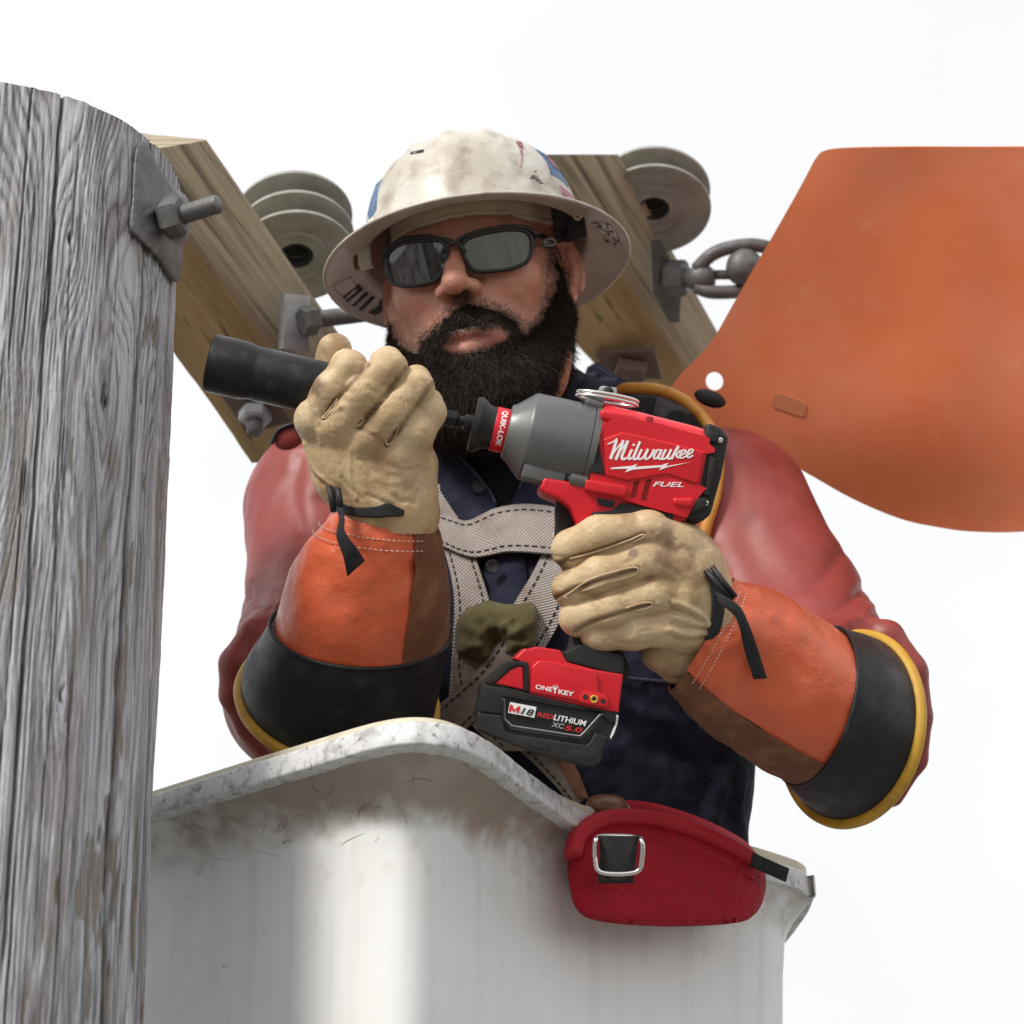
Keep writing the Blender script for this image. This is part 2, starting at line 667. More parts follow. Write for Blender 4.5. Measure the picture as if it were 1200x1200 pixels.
M['blackcloth'] = pm('black_jersey', (0.008, 0.008, 0.011), rough=.95, bumps=[(60, .4, .006)], spec=.2)
M['web'] = pm('grey_webbing', (0.40, 0.35, 0.315), [((0.50, .45, .415), 30, .4, .7, 5), ((0.27, .17, .13), 22, .56, .75, 6, .6)], rough=.85,
              bumps=[('weave', .9, .0012, .0042, .0036)], coord='st', sheen=0.0)
M['webdark'] = pm('ribbed_webbing', (0.165, 0.135, 0.11), [((0.25, .21, .18), 40, .45, .7, 5)], rough=.9, bumps=[('weave', 1.0, .0014, 9.0, .004), ((90, 600, 90), .4, .001)], coord='st')
M['stitch'] = pm('black_thread', (0.012, 0.012, 0.012), rough=.8)
M['wstitch'] = pm('pale_thread', (0.62, 0.42, 0.36), rough=.8)
M['olive'] = pm('olive_felt', (0.10, 0.085, 0.036), [((0.15, .13, .06), 60, .45, .7, 8), ((0.07, .06, .03), 130, .55, .75, 6, .5)], rough=1, bumps=[(700, .7, .0015), (60, .4, .004)], sheen=.15, spec=.1)
M['strap'] = pm('black_nylon', (0.016, 0.016, 0.018), [((0.04, .04, .045), 90, .5, .75, 6)], rough=.75, bumps=[('weave', .8, .0006, .0018, .002)], coord='st')
M['hat'] = pm('worn_white_shell', (0.47, 0.43, 0.35), [((0.62, .59, .53), 11, .45, .65, 6), ((0.25, .195, .135), 34, .45, .68, 9, .75), ((0.07, .055, .045), 150, .65, .75, 5, .75)],
              rough=.38, rvar=.1, bumps=[(60, .15, .002), (300, .1, .0006)], spec=.5)
M['hatin'] = pm('shell_underside', (0.56, 0.55, 0.48), [((0.72, .69, .63), 20, .4, .7, 6), ((0.33, .22, .14), 45, .58, .78, 8, .5)], rough=.4)
M['pad'] = pm('cream_brow_pad', (0.60, 0.47, 0.31), [((0.48, .34, .20), 60, .45, .75, 6), ((0.30, .18, .1), 30, .6, .8, 5, .4)], rough=1, bumps=[(500, .8, .002)], sheen=.5)
M['skin'] = pm('skin', (0.5, 0.25, 0.17), [((0.60, .21, .14), 45, .48, .72, 7, .4), ((0.30, .11, .07), 330, .60, .74, 4, .45), ((0.66, .38, .27), 120, .58, .78, 5, .4)], rough=.36, rvar=.12, attr='col', sss=.03,
               bumps=[(90, .15, .003, 5), (200, .35, .0020, 5), (460, .55, .0016, 4), (1100, .4, .0007, 2)], spec=.6)
M['hair'] = pm('dark_hair', (0.015, 0.0098, 0.007), [((0.050, .029, .017), 330, .46, .70, 3), ((0.07, .045, .03), 40, .55, .8, 4, .4)], rough=.6, spec=.22)
M['beardbase'] = pm('beard_base', (0.011, 0.008, 0.0065), rough=1.0, spec=.05, bumps=[(260, .9, .006)])
M['frame'] = pm('black_frame', (0.012, 0.011, 0.013), rough=.25, spec=.5)
M['lens'] = pm('mirror_lens', (0.235, 0.24, 0.23), rough=.03, metal=.92)
M['dark'] = pm('black_plastic', (0.018, 0.0175, 0.017), [((0.03, .029, .028), 60, .45, .75, 4)], rough=.5, rvar=.08, spec=.32, bumps=[(900, .25, .0004, 2)])
M['grip'] = pm('dark_overmould', (0.020, 0.021, 0.021), rough=.7, spec=.3, bumps=[(1100, .4, .0005, 2)])
M['red'] = pm('red_nylon', (0.64, 0.011, 0.022), [((0.56, .008, .016), 30, .45, .75, 4)], rough=.36, bumps=[(1400, .12, .0003, 2)], spec=.5)
M['redshade'] = pm('red_recess_shade', (0.30, 0.006, 0.010), rough=.6)  # darker copy of the housing red, shade of the vent slots put into the colour
M['gear'] = pm('grey_alloy', (0.115, 0.115, 0.113), [((0.155, .155, .152), 18, .4, .7, 6), ((0.07, .07, .07), 120, .64, .78, 6, .6)], rough=.42, rvar=.1, metal=.35, bumps=[(700, .15, .0004)])
M['steel'] = pm('black_oxide', (0.022, 0.022, 0.024), [((0.06, .06, .066), 60, .55, .8, 8), ((0.3, .3, .3), 300, .72, .82, 4, .5)], rough=.4, rvar=.12, metal=.55, bumps=[(500, .15, .0005)])
M['chrome'] = pm('bright_steel', (0.75, 0.70, 0.68), rough=.22, metal=1.0)
M['white'] = pm('white_print', (0.85, 0.85, 0.84), rough=.45)
M['redprint'] = pm('red_print', (0.62, 0.02, 0.025), rough=.45)
M['greyprint'] = pm('grey_print', (0.40, 0.40, 0.41), rough=.4)
M['silver'] = pm('silver_trim', (0.30, 0.31, 0.34), rough=.35, metal=.5)
M['brass'] = pm('gold_contact', (0.85, 0.52, 0.10), rough=.3, metal=.8)
M['galv'] = pm('weathered_galvanised', (0.115, 0.11, 0.108), [((0.17, .165, .165), 60, .4, .7, 6), ((0.10, .06, .035), 50, .58, .75, 7, .6)], rough=.55, rvar=.12, metal=.35, bumps=[(220, .3, .001), (900, .2, .0004)])
M['plate'] = pm('bright_galvanised', (0.42, 0.43, 0.45), [((0.30, .30, .31), 60, .4, .7, 6)], rough=.45, metal=.4, bumps=[(300, .2, .0006)])
M['rust'] = pm('rusty_plate', (0.14, 0.10, 0.085), [((0.20, .12, .075), 80, .45, .7, 7)], rough=.7, metal=.3, bumps=[(300, .4, .001)])
M['polymer'] = pm('grey_insulator', (0.34, 0.33, 0.30), [((0.23, .215, .18), 28, .42, .7, 7), ((0.33, .33, .31), 50, .5, .8, 5, .6)], rough=.6, bumps=[(200, .15, .001)])
M['hole'] = pm('dark_bore', (0.02, 0.02, 0.02), rough=.8)
M['blanket'] = pm('orange_rubber', (0.74, 0.19, 0.075), [((0.78, .27, .15), 7, .42, .68, 7, .7), ((0.62, .13, .045), 12, .50, .76, 9, .25), ((0.78, .36, .22), 26, .6, .82, 8, .55)], rough=.55, rvar=.1,
                  bumps=[(9, .05, .01, 5), (240, .12, .0008)], spec=.35)
M['patch'] = pm('pale_rubber_patch', (0.55, 0.19, 0.09), rough=.6)
M['tub'] = pm('white_fibreglass', (0.74, 0.74, 0.73), [((0.64, .62, .58), 7, .48, .7, 7, .4), ((0.10, .07, .05), (55, 55, 130), .69, .76, 8, .7)], rough=.5, rvar=.1, attr='col',
              bumps=[(40, .2, .002), (400, .1, .0006)])
M['lip'] = pm('scuffed_rim', (0.64, 0.64, 0.64), [((0.36, .35, .33), 75, .48, .64, 10, .8), ((0.11, .085, .065), 120, .58, .68, 9, .75), ((0.80, .80, .79), 200, .56, .66, 8, .7)], rough=.42, rvar=.1, bumps=[(90, .3, .002), (500, .15, .0006)])
M['tubliner'] = pm('ivory_liner', (0.62, 0.57, 0.44), [((0.45, .38, .26), 40, .5, .75, 6)], rough=.45)
M['redcloth'] = pm('red_ballistic_nylon', (0.44, 0.006, 0.020), [((0.36, .005, .016), 60, .45, .75, 5)], rough=.72, bumps=[('weave', .8, .0010, .0024, .0024), (60, .35, .004)], coord='st', spec=.3)
M['redpipe'] = pm('red_piping', (0.45, 0.008, 0.02), rough=.65, bumps=[(800, .5, .0008)])
M['brown'] = pm('brown_leather', (0.17, 0.07, 0.04), [((0.26, .13, .085), 60, .5, .75, 6)], rough=.35, bumps=[(300, .3, .001)])
M['blue'] = pm('blue_print', (0.06, 0.14, 0.28), [((0.4, .45, .5), 160, .55, .7, 4, .7)], rough=.45)
M['maroon'] = pm('faded_red_print', (0.32, 0.10, 0.13), [((0.6, .5, .52), 160, .52, .7, 4, .7)], rough=.45)
M['ink'] = pm('black_ink', (0.03, 0.03, 0.032), [((0.3, .29, .28), 220, .6, .75, 4, .7)], rough=.5)
M['sticker'] = pm('scuffed_white_sticker', (0.70, 0.69, 0.66), [((0.45, .42, .38), 120, .5, .75, 6)], rough=.35)
M['armwood'] = pm('treated_pine', (0.50, 0.365, 0.185), [((0.36, .245, .115), (26, 3, 26), .40, .66, 8), ((0.17, .12, .05), (18, 2.2, 18), .56, .75, 8, .7), ((0.17, .15, .035), (7, 3, 7), .60, .75, 5, .6),
                  ((0.05, .032, .02), (150, 16, 150), .61, .68, 4, .85), ((0.56, .44, .26), (70, 4, 70), .56, .74, 6, .6)], rough=.85, coord='st', bumps=[((160, 5, 160), .5, .002, 6)])
M['armside'] = pm('weathered_pine', (0.44, 0.37, 0.265), [((0.31, .245, .16), (60, 3, 60), .40, .66, 8), ((0.10, .08, .055), (120, 4, 120), .52, .66, 8, .85), ((0.46, .42, .35), (90, 5, 90), .56, .75, 6, .6)],
                  rough=.9, coord='st', bumps=[((160, 5, 160), .8, .003, 6)])
M['polewood'] = pm('weathered_grey_wood', (0.3, 0.3, 0.3), [((0.50, .495, .525), (380, 380, 22), .48, .72, 6, .55), ((0.085, .078, .075), (520, 520, 24), .58, .74, 5, .65)], rough=.88, attr='col', spec=.25,
                   bumps=[((900, 900, 45), 1.0, .0016, 4), ((300, 300, 20), .8, .003, 5)])
M['ground'] = pm('dry_ground', (0.16, 0.158, 0.148), [((0.22, .215, .20), .06, .45, .6, 8), ((0.10, .105, .085), .5, .5, .7, 8, .5)], rough=1, spec=.1)
# ================================================================== SETTING
g = 900.0
n_ = 41
xs = np.linspace(-g, g, n_)
gv = np.array([(x, y + 300, 0.6 * float(noise(np.array([x / 60]), np.array([y / 60]))[0]) * (abs(x) + abs(y) > 60)) for y in xs for x in xs])
o = make('ground', gv, np.array(grid_faces(n_, n_)), M['ground'], space='w', base=(0, 0, 0))
tag(o, kind='structure')

# ------------------------------------------------------------------ utility pole
PR = 0.162
PAX = norm(UP + np.array([-0.022, 0, 0]))
PC = np.array([-0.4526, 0.0, -1.847])
PE2 = norm(np.array([0, 0, 1.0]) - PAX * PAX[2])
PE1 = np.cross(PAX, PE2)
if PE1[0] < 0: PE1 = -PE1
POLE_TOP = 0.318


def pole_point(px, py, off=0.0):
    """where the sight line through a pixel meets the pole, pushed out by off"""
    r = norm(V(px, py, 1.0))
    q = r - PAX * (r @ PAX); s = -PC + PAX * (PC @ PAX)
    a, b, c = q @ q, 2 * q @ s, s @ s - PR * PR
    D = max(b * b - 4 * a * c, 0)
    p = r * ((-b - math.sqrt(D)) / (2 * a))
    rad = p - PC; rad = norm(rad - PAX * (rad @ PAX))
    t = (p - PC) @ PAX
    return PC + PAX * t + rad * (PR + off), rad


th_f = np.linspace(math.radians(-6), math.radians(104), 300)
th_c = np.linspace(math.radians(104), math.radians(354), 40)[1:-1]
TH = np.concatenate([th_f, th_c])
tt = np.concatenate([np.linspace(-10.2, -0.52, 14)[:-1], np.arange(-0.52, POLE_TOP, 0.0013)])
T_, A_ = np.meshgrid(tt, TH, indexing='ij')
s_ = A_ * PR                                       # metres round the pole
fine = (A_ <= math.radians(104.5)) & (T_ > -0.53)
kn = [(0.205, 0.30, .020), (0.058, -0.02, .012), (0.150, 0.055, .010), (0.125, -0.20, .007), (0.032, 0.115, .011), (0.17, -0.30, .008), (0.105, 0.18, .008)]
warp = 0.012 * fbm(s_ / .07, T_ / .36, o=3) + 0.0014 * fbm(s_ / .02, T_ / .12, o=3)
for ks, kt, kr in kn:
    ds, dt = s_ - ks, (T_ - kt) / 3.2
    rr = np.sqrt(ds * ds + dt * dt)
    warp += kr * 1.4 * np.sign(ds) * np.exp(-(rr / (2.2 * kr)) ** 2) * -0.8
sw = s_ + warp
hgt = np.zeros_like(s_)
streak = .62 * fbm(sw / .0017, T_ / .11, o=3) + .5 * fbm(s_ / .0040, T_ / .30, o=2)
ringf = sw / .0068 + 3.2 * fbm(s_ / .055, T_ / .17, o=2)
up_bias = sstep(-0.25, 0.35, T_ + 0.12 * noise(s_ / .05, T_ / .2))
ring = np.abs(np.sin(ringf * math.pi)) ** 0.7
hgt += 0.00080 * streak + 0.0013 * (ring - 0.5) * (0.3 + 0.7 * up_bias)
hgt += 0.0011 * fbm(s_ / .03, T_ / .12, o=3)
crack = np.zeros_like(s_)
for i in range(60):
    s0 = RNG.uniform(-0.01, 0.28); t0 = RNG.uniform(-0.53, POLE_TOP); ln = RNG.uniform(.06, .4) if i > 9 else RNG.uniform(.6, 1.5)
    wd = RNG.uniform(.0004, .0008) if i > 9 else RNG.uniform(.0007, .0012)
    path = s0 + .0020 * noise(T_ / .30 + i * 9.1, T_ * 0 + i) + .0006 * noise(T_ / .03 + i * 3.3, T_ * 0 + i) + .12 * warp
    prof = np.exp(-((s_ - path) / wd) ** 2) * sstep(0, .04, ln / 2 - np.abs(T_ - t0))
    crack = np.maximum(crack, prof * (1.0 if i <= 9 else 0.75))
hole = np.zeros_like(s_)
for ks, kt, kr in kn[1:]:
    ds, dt = s_ - ks + .004 * noise(T_ / .012, s_ / .006), (T_ - kt) / 2.4 + .003 * noise(s_ / .004, T_ / .02)
    hole = np.maximum(hole, sstep(1.0, .3, np.sqrt(ds * ds + dt * dt) / (kr * .55)))
chips = sstep(.55, .75, fbm(s_ / .012, T_ / .07, o=3)) * sstep(.4, .9, s_ / .22 + .3 * noise(s_ / .05, T_ / .3))
hgt -= 0.0052 * crack + 0.0035 * hole + 0.0014 * chips
hgt = np.where(fine, hgt, 0)
# the bolt hole side bulges a little at the silhouette
rad_ = (PR + hgt) * np.where(T_ < -0.53, 1 + 0.006 * (-T_ - 0.53), 1.0)
Pp = PC + T_[..., None] * PAX + rad_[..., None] * (np.sin(A_)[..., None] * PE1 + np.cos(A_)[..., None] * PE2)
m_ = len(TH); nr = len(tt)
ii, jj = np.meshgrid(np.arange(nr - 1), np.arange(m_), indexing='ij')
a_ = ii * m_ + jj; b_ = ii * m_ + (jj + 1) % m_
Q_ = np.stack([a_, b_, b_ + m_, a_ + m_], -1).reshape(-1, 4)
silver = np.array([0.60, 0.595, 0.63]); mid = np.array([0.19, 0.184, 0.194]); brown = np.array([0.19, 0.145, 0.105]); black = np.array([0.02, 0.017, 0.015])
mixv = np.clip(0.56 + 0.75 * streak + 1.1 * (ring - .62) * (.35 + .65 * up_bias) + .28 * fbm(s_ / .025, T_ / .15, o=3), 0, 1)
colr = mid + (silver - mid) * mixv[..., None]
br = np.clip(sstep(.25, .8, fbm(s_ / .02 + 9, T_ / .11, o=4)) * .5 + chips * .8, 0, 1)[..., None]
colr = colr * (1 - br) + brown * br
kstain = np.zeros_like(s_)
ds, dt = s_ - .175, (T_ - .30) / 1.6
kstain = np.exp(-((ds / .03) ** 2 + (dt / .05) ** 2)) * (0.5 + .5 * noise(s_ / .004, T_ / .03))
colr = colr * (1 - .7 * kstain[..., None]) + np.array([.16, .10, .05]) * .7 * kstain[..., None]
dk = np.clip(crack * .9 + hole * .9, 0, 1)[..., None]  # cracks and knot holes blackened in the colour, on top of their real shade
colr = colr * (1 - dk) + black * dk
pole = thing('utility_pole', 'weathered grey wooden utility pole with deep vertical cracks, at left edge', 'utility pole', PC + PAX * -10)
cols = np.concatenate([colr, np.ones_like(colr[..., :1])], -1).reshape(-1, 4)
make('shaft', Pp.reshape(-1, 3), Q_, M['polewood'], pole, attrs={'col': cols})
ctop = PC + PAX * (POLE_TOP + 0.012)
cr = Pp[-1][::4]
v = np.vstack([cr, [ctop]])
make('pole_top', v, [(i, (i + 1) % len(cr), len(cr)) for i in range(len(cr))], M['polewood'], pole, attrs={'col': np.tile([.3, .29, .28, 1], (len(v), 1))})

# curved washer, nut and threaded rod on the pole
wo = np.array([(150, 232), (148, 268), (158, 282), (181, 307), (195, 329), (203, 327), (208, 300), (209, 281), (211, 250), (207, 232), (192, 214), (176, 190), (164, 168), (155, 175), (152, 200)], float)
wo = catmull(np.vstack([wo, wo[:1]]), 60)[:-1]
v2, t2 = tri_sheet(wo, 3.0)
cx, cy = 203.0, 255.0
wv = []
for x, y in v2:
    ridge = max(0, 1 - abs((y - cy) - 0.0) / 40.0)
    rr = math.hypot((x - cx) / 22, (y - cy) / 26)
    ed = np.min(np.hypot(wo[:, 0] - x, wo[:, 1] - y))
    off = 0.0075 + 0.004 * sstep(1.25, .9, rr) + 0.0025 * sstep(6, 0, abs((y - 248) - (x - 175) * -.55)) * sstep(8, 25, ed) + .0025 * sstep(5, 0, abs((y - 262) + (x - 200) * .30)) * sstep(6, 18, ed)
    off -= .002 * sstep(6, 0, ed)
    wv.append(pole_point(x, y, off)[0])
wv = np.array(wv)
v3, f3 = solid(wv, [tuple(f) for f in t2[:, ::-1]], 0.008)
make('curved_washer', v3, f3, M['galv'], pole)
bax = norm(np.array([0.935, 0.235, 0.27]))
nb0 = V(196, 257, 1.886)
hexp = lambda o, ax, r0, h0, h1, ch: lathe(o, ax, [(0, h0), (r0 * .86, h0), (r0, h0 + ch), (r0, h1 - ch), (r0 * .84, h1), (0, h1)], 6)
v, f = hexp(nb0 - bax * .003, bax, .0185, 0, .018, .0035)
make('nut', v, f, M['galv'], pole, smooth=False)
nturn, seg = 12, 14
vv = []; k = 0
hh = np.arange(0, nturn * seg * 3)
L_ = 0.036
ang = hh * 2 * math.pi / seg
u = norm(np.cross(bax, UP)); w2 = np.cross(bax, u)
rings = []
for i in range(49):
    ph = np.linspace(0, 2 * math.pi, 18, endpoint=False)
    h = i / 48 * L_
    saw = ((h / .0026 + ph / (2 * math.pi)) % 1.0)
    r = .0066 + .0011 * (1 - np.abs(2 * saw - 1))
    if i > 46: r = r * 0.86
    rings.append(nb0 + bax * (.013 + h) + 1.13 * r[:, None] * (np.cos(ph)[:, None] * u + np.sin(ph)[:, None] * w2))
make('threaded_rod', *loft(rings), M['galv'], pole)


# ------------------------------------------------------------------ crossarms
def beam(name, near, far, label, group):
    """near, far: corner (pixel, depth) triples A (lower outer), M (lower inner), B (upper inner)"""
    def sec(c):
        A, Mm, B = pts(c); T = A + B - Mm
        q = [A, Mm, B, T]; o_ = []
        for k in range(4):
            p, a, b = q[k], q[k - 1], q[(k + 1) % 4]
            o_ += [p + norm(a - p) * .005, p + norm((a - p)) * .0015 + norm(b - p) * .0015, p + norm(b - p) * .005]
        return np.array(o_)
    S0, S1 = sec(near), sec(far)
    L = np.linalg.norm(S1.mean(0) - S0.mean(0))
    nseg = 60
    # across subdivisions so noise can chip the arrises
    ring0, st0 = [], []
    def sub(S):
        r = []
        for k in range(12):
            a, b = S[k], S[(k + 1) % 12]
            nn = 14 if k % 3 == 2 else 1
            for i in range(nn): r.append(a + (b - a) * i / nn)
        return np.array(r)
    R0, R1 = sub(S0), sub(S1)
    m = len(R0)
    V_ = []; ST = []
    for i in range(nseg):
        t = i / (nseg - 1)
        R = R0 * (1 - t) + R1 * t
        V_.append(R)
        ST.append(np.stack([np.linspace(0, .42, m), np.full(m, t * L), 0 * np.arange(m)], 1))
    V_ = np.vstack(V_); ST = np.vstack(ST)
    cen = (R0.mean(0)[None] * (1 - ST[:, 1:2] / L) + R1.mean(0)[None] * (ST[:, 1:2] / L))
    dirv = norm(V_ - cen)
    arr = np.tile(np.array([1.0 if (k % 14 in (0, 1, 2, 13)) else .3 for k in range(m)]), nseg)
    nz = fbm(ST[:, 0] / .004, ST[:, 1] / .05, o=3)
    V_ = V_ + dirv * (nz * .0012 * arr)[:, None]
    f = grid_faces(nseg, m, True) + [tuple(range(m))[::-1], tuple(range((nseg - 1) * m, nseg * m))]
    root = thing(name, label, 'crossarm', R0.mean(0), group)
    ob = make('beam', V_, f, M['armwood'], root, attrs={'st': ST}, angle=50)
    ob.data.materials.append(M['armside'])
    idx = []
    for q in f:
        c = np.mean(V_[list(q)], axis=0)
        j = q[0] % m
        # faces 0: A->M underside (after corner 0), 1: M->B inner side, 2: top, 3: outer side
        seg_ = [0, 0, 0][0]
        idx.append(0 if (2 <= j < 16) or j < 2 else 1)
    ob.data.polygons.foreach_set('material_index', np.array(idx, np.int32))
    return root, R0.mean(0), R1.mean(0)


armL, _, _ = beam('crossarm', [(28, 168, 2.32), (148, 180, 2.29), (245, 164, 2.35)], [(293, 543, 2.60), (418, 530, 2.57), (482, 512, 2.63)],
                  'wooden crossarm behind the socket, nearer the pole, with a long steel rod from its side', 'crossarms behind the worker')
armR, _, _ = beam('crossarm', [(496, 192, 2.64), (643, 181, 2.60), (727, 181, 2.68)], [(738, 480, 2.93), (811, 436, 2.91), (860, 419, 2.96)],
                  'wooden crossarm with mossy underside behind the hard hat brim and ear', 'crossarms behind the worker')


def plate(parent, cen, ax, up, w_, h_, t_, mat, name='washer_plate', rot=0):
    ax = norm(ax); up = norm(up - ax * (up @ ax)); sd_ = np.cross(ax, up)
    c, s = math.cos(rot), math.sin(rot)
    u_, v_ = sd_ * c + up * s, up * c - sd_ * s
    v, f = bevelled(box(cen, u_, v_, ax, w_ / 2, h_ / 2, t_ / 2), .0012)
    return make(name, v, f, mat, parent, angle=40)


# side plate, nut and spacer rod on the left arm
Aa, Mm, Bb = pts([(293, 543, 2.60), (418, 530, 2.57), (482, 512, 2.63)])
A0, M0, B0 = pts([(12, 145, 2.30), (128, 158, 2.27), (224, 132, 2.33)])
ldir = norm(Mm - M0); lside = norm(np.cross(ldir, norm(B0 - M0)))
if lside[0] < 0: lside = -lside
lund = norm(np.cross(ldir, norm(A0 - M0)))
if lund @ UP > 0: lund = -lund
pc = V(350, 377, 2.415)
plate(armL, V(345, 378, 2.425), np.array([.42, .02, .90]), np.array([0, 1.0, -.1]), .030, .060, .016, M['plate'])
rdir = norm(V(445, 365, 2.50) - V(357, 376, 2.44))
v, f = hexp(pc + np.array([.004, 0, .006]), rdir, .017, .0, .018, .003)
make('nut', v, f, M['galv'], armL, smooth=False)
make('spacer_rod', *tube([pc + rdir * .01, pc + rdir * .30], [.0095, .0095], 16), M['galv'], armL)
# hanging bolt under the left arm
bc = V(300, 476, 2.50)
plate(armL, bc, lund * .9 + np.array([0, 0, .2]), ldir, .062, .062, .006, M['rust'])
bd = norm(np.array([0.0, -0.86, .5]))
v, f = hexp(bc + bd * .004, bd, .019, 0, .017, .003)
make('nut', v, f, M['plate'], armL, smooth=False)
make('bolt_end', *lathe(bc + bd * .018, bd, [(0, 0), (.009, 0), (.009, .016), (.007, .019), (0, .019)], 14), M['galv'], armL, angle=40)

# right arm fittings
mr0, mr1 = V(725, 305, 2.75), V(802, 421, 2.90)
rd = norm(mr1 - mr0)
pl = np.array([V(768, 281, 2.74), V(775, 281, 2.735), V(799, 336, 2.78), V(796, 377, 2.80), V(789, 376, 2.80), V(770, 341, 2.77)])
vq = np.vstack([pl, pl + np.array([-.005, -.001, -.004])])
nq = len(pl)
make('washer_plate', vq, [tuple(range(nq)), tuple(range(nq, 2 * nq))[::-1]] + [(i, i + nq, (i + 1) % nq + nq, (i + 1) % nq) for i in range(nq)], M['galv'], armR, smooth=False)
ec = V(780, 326, 2.755)
ed = norm(np.array([.95, -.03, .32]))
make('nut', *hexp(ec, ed, .023, 0, .028, .004), M['galv'], armR, smooth=False)
m = MB()
m.add(lathe(V(822, 326, 2.72), ed, [(0, -.018), (.010, -.017), (.0165, -.008), (.018, 0), (.0165, .008), (.010, .016), (0, .018)], 20))
m.add(tube(catmull(pts([(806, 326, 2.74), (815, 326, 2.73)]), 4), .012, 12))
m.add(tube(catmull(pts([(816, 316, 2.715), (832, 300, 2.71), (852, 291, 2.71), (880, 287, 2.71), (900, 290, 2.71)]), 16), .0085, 12))
m.add(tube(catmull(pts([(816, 336, 2.715), (832, 342, 2.71), (860, 342, 2.71), (900, 338, 2.71)]), 14), .0085, 12))
m.make('eye_nut', M['galv'], armR)
m = MB()
m.add(lathe(V(846, 322, 2.715), ed, [(0, -.012), (.006, -.012), (.006, .012), (0, .012)], 12))
m.add(lathe(V(874, 312, 2.70), norm(np.array([.3, .25, .9])), [(0, -.02), (.019, -.018), (.023, -.006), (.021, .006), (.012, .014), (0, .016)], 20))
m.make('clevis_pin', M['galv'], armR)
rund = norm(np.cross(rd, np.array([1.0, .1, 0])))
if rund @ UP > 0: rund = -rund
bc = V(738, 427, 2.86)
plate(armR, bc, norm(np.array([-.12, -.80, .55])), rd, .075, .058, .006, M['rust'], rot=.25)
v, f = bevelled(box(bc + np.array([0, -.012, .008]), norm(np.array([1, -.15, 0])), norm(np.array([.1, .5, .8])), norm(np.array([-.12, -.8, .55])), .019, .019, .009), .002)
make('nut', v, f, M['rust'], armR, angle=40)


# ------------------------------------------------------------------ insulators
def insulator(cen, n, ax, R, gap, label):
    root = thing('insulator', label, 'insulator', cen, 'grey disc insulators above the crossarms')
    for k in range(n):
        c = cen + ax * gap * k
        prof = [(0, .016), (.016, .016), (.018, .004), (.020, -.003), (.030, -.001), (.034, -.004), (.036, -.001), (R * .75, -.003), (R * .93, -.0055), (R, -.004), (R * 1.005, -.001), (R * .98, .002), (R * .7, .006), (.034, .012), (.024, .020), (.022, gap - .002), (0, gap - .002)]
        v, f = lathe(c, ax, prof, 56)
        make('disc', v, f, M['polymer'], root, angle=50)
    v, f = lathe(cen, ax, [(0, .0155), (.0165, .0155), (.0165, .0160)][:2] + [(.0155, -.001), (.0178, -.001), (.0178, .017), (0, .0172)], 30)
    make('bore', v, f, M['hole'], root)
    return root


iax = norm(np.array([-0.10, .745, -.66]))
insulator(V(347, 299, 2.52), 3, iax, .0672, .034, 'stack of grey disc insulators left of the hard hat, above the rod')
insulator(V(766, 244, 2.74), 2, norm(np.array([.03, .745, -.66])), .0705, .034, 'grey disc insulator stack right of the hard hat, above the eye nut')

# ------------------------------------------------------------------ orange rubber blanket
bl = [(948, 200), (934, 226), (908, 272), (880, 320), (856, 362), (834, 400), (812, 424), (795, 442), (786, 458), (790, 480), (830, 520), (880, 530), (918, 540), (950, 557), (1000, 585), (1055, 608), (1100, 618), (1140, 623), (1200, 623), (1270, 612), (1350, 585), (1410, 540),
      (1420, 300), (1410, 190), (1380, 172), (1300, 170), (1200, 172), (1080, 172), (1000, 173), (968, 176), (957, 184)]
blc = catmull(np.array(bl + bl[:1], float), 150)[:-1]
a = np.linspace(0, 2 * math.pi, 28, endpoint=False)
hole2 = np.stack([837 + 10.5 * np.cos(a), 447 + 11 * np.sin(a)], 1)
v2, t2 = tri_sheet(blc, 9.0, [hole2])
def bdep(x, y):
    x = np.asarray(x, float); y = np.asarray(y, float)
    return 2.47 - .00026 * (x - 800) + .00022 * (y - 400) + .02 * np.exp(-((y - 640) / 90) ** 2) + .007 * fbm(x / 210, y / 250, o=2) - .05 * sstep(1150, 1400, x)


dd = bdep(v2[:, 0], v2[:, 1])
bv = np.array([V(x, y, d) for (x, y), d in zip(v2, dd)])
v3, f3 = solid(bv, [tuple(f) for f in t2[:, ::-1]], .004)
blk = thing('rubber_blanket', 'large orange rubber insulating blanket with one round hole near its edge', 'blanket', bv.mean(0))
make('sheet', v3, f3, M['blanket'], blk, angle=50)
pq = catmull(np.array([(907, 464), (912, 461), (941, 471), (945, 476), (943, 486), (938, 488), (909, 478), (905, 473), (907, 464)], float), 40)[:-1]
v2, t2 = tri_sheet(pq, 6)
pv = np.array([V(x, y, bdep(x, y) - .0009) for x, y in v2])
make('patch', *solid(pv, [tuple(f) for f in t2[:, ::-1]], .001), M['patch'], blk, angle=30)

# ------------------------------------------------------------------ aerial bucket
RZ = None


def rim_pt(px, py, z):
    f_ = (600 - py) / F * math.cos(TILT) + math.sin(TILT)
    return world(V(px, py, z / f_))


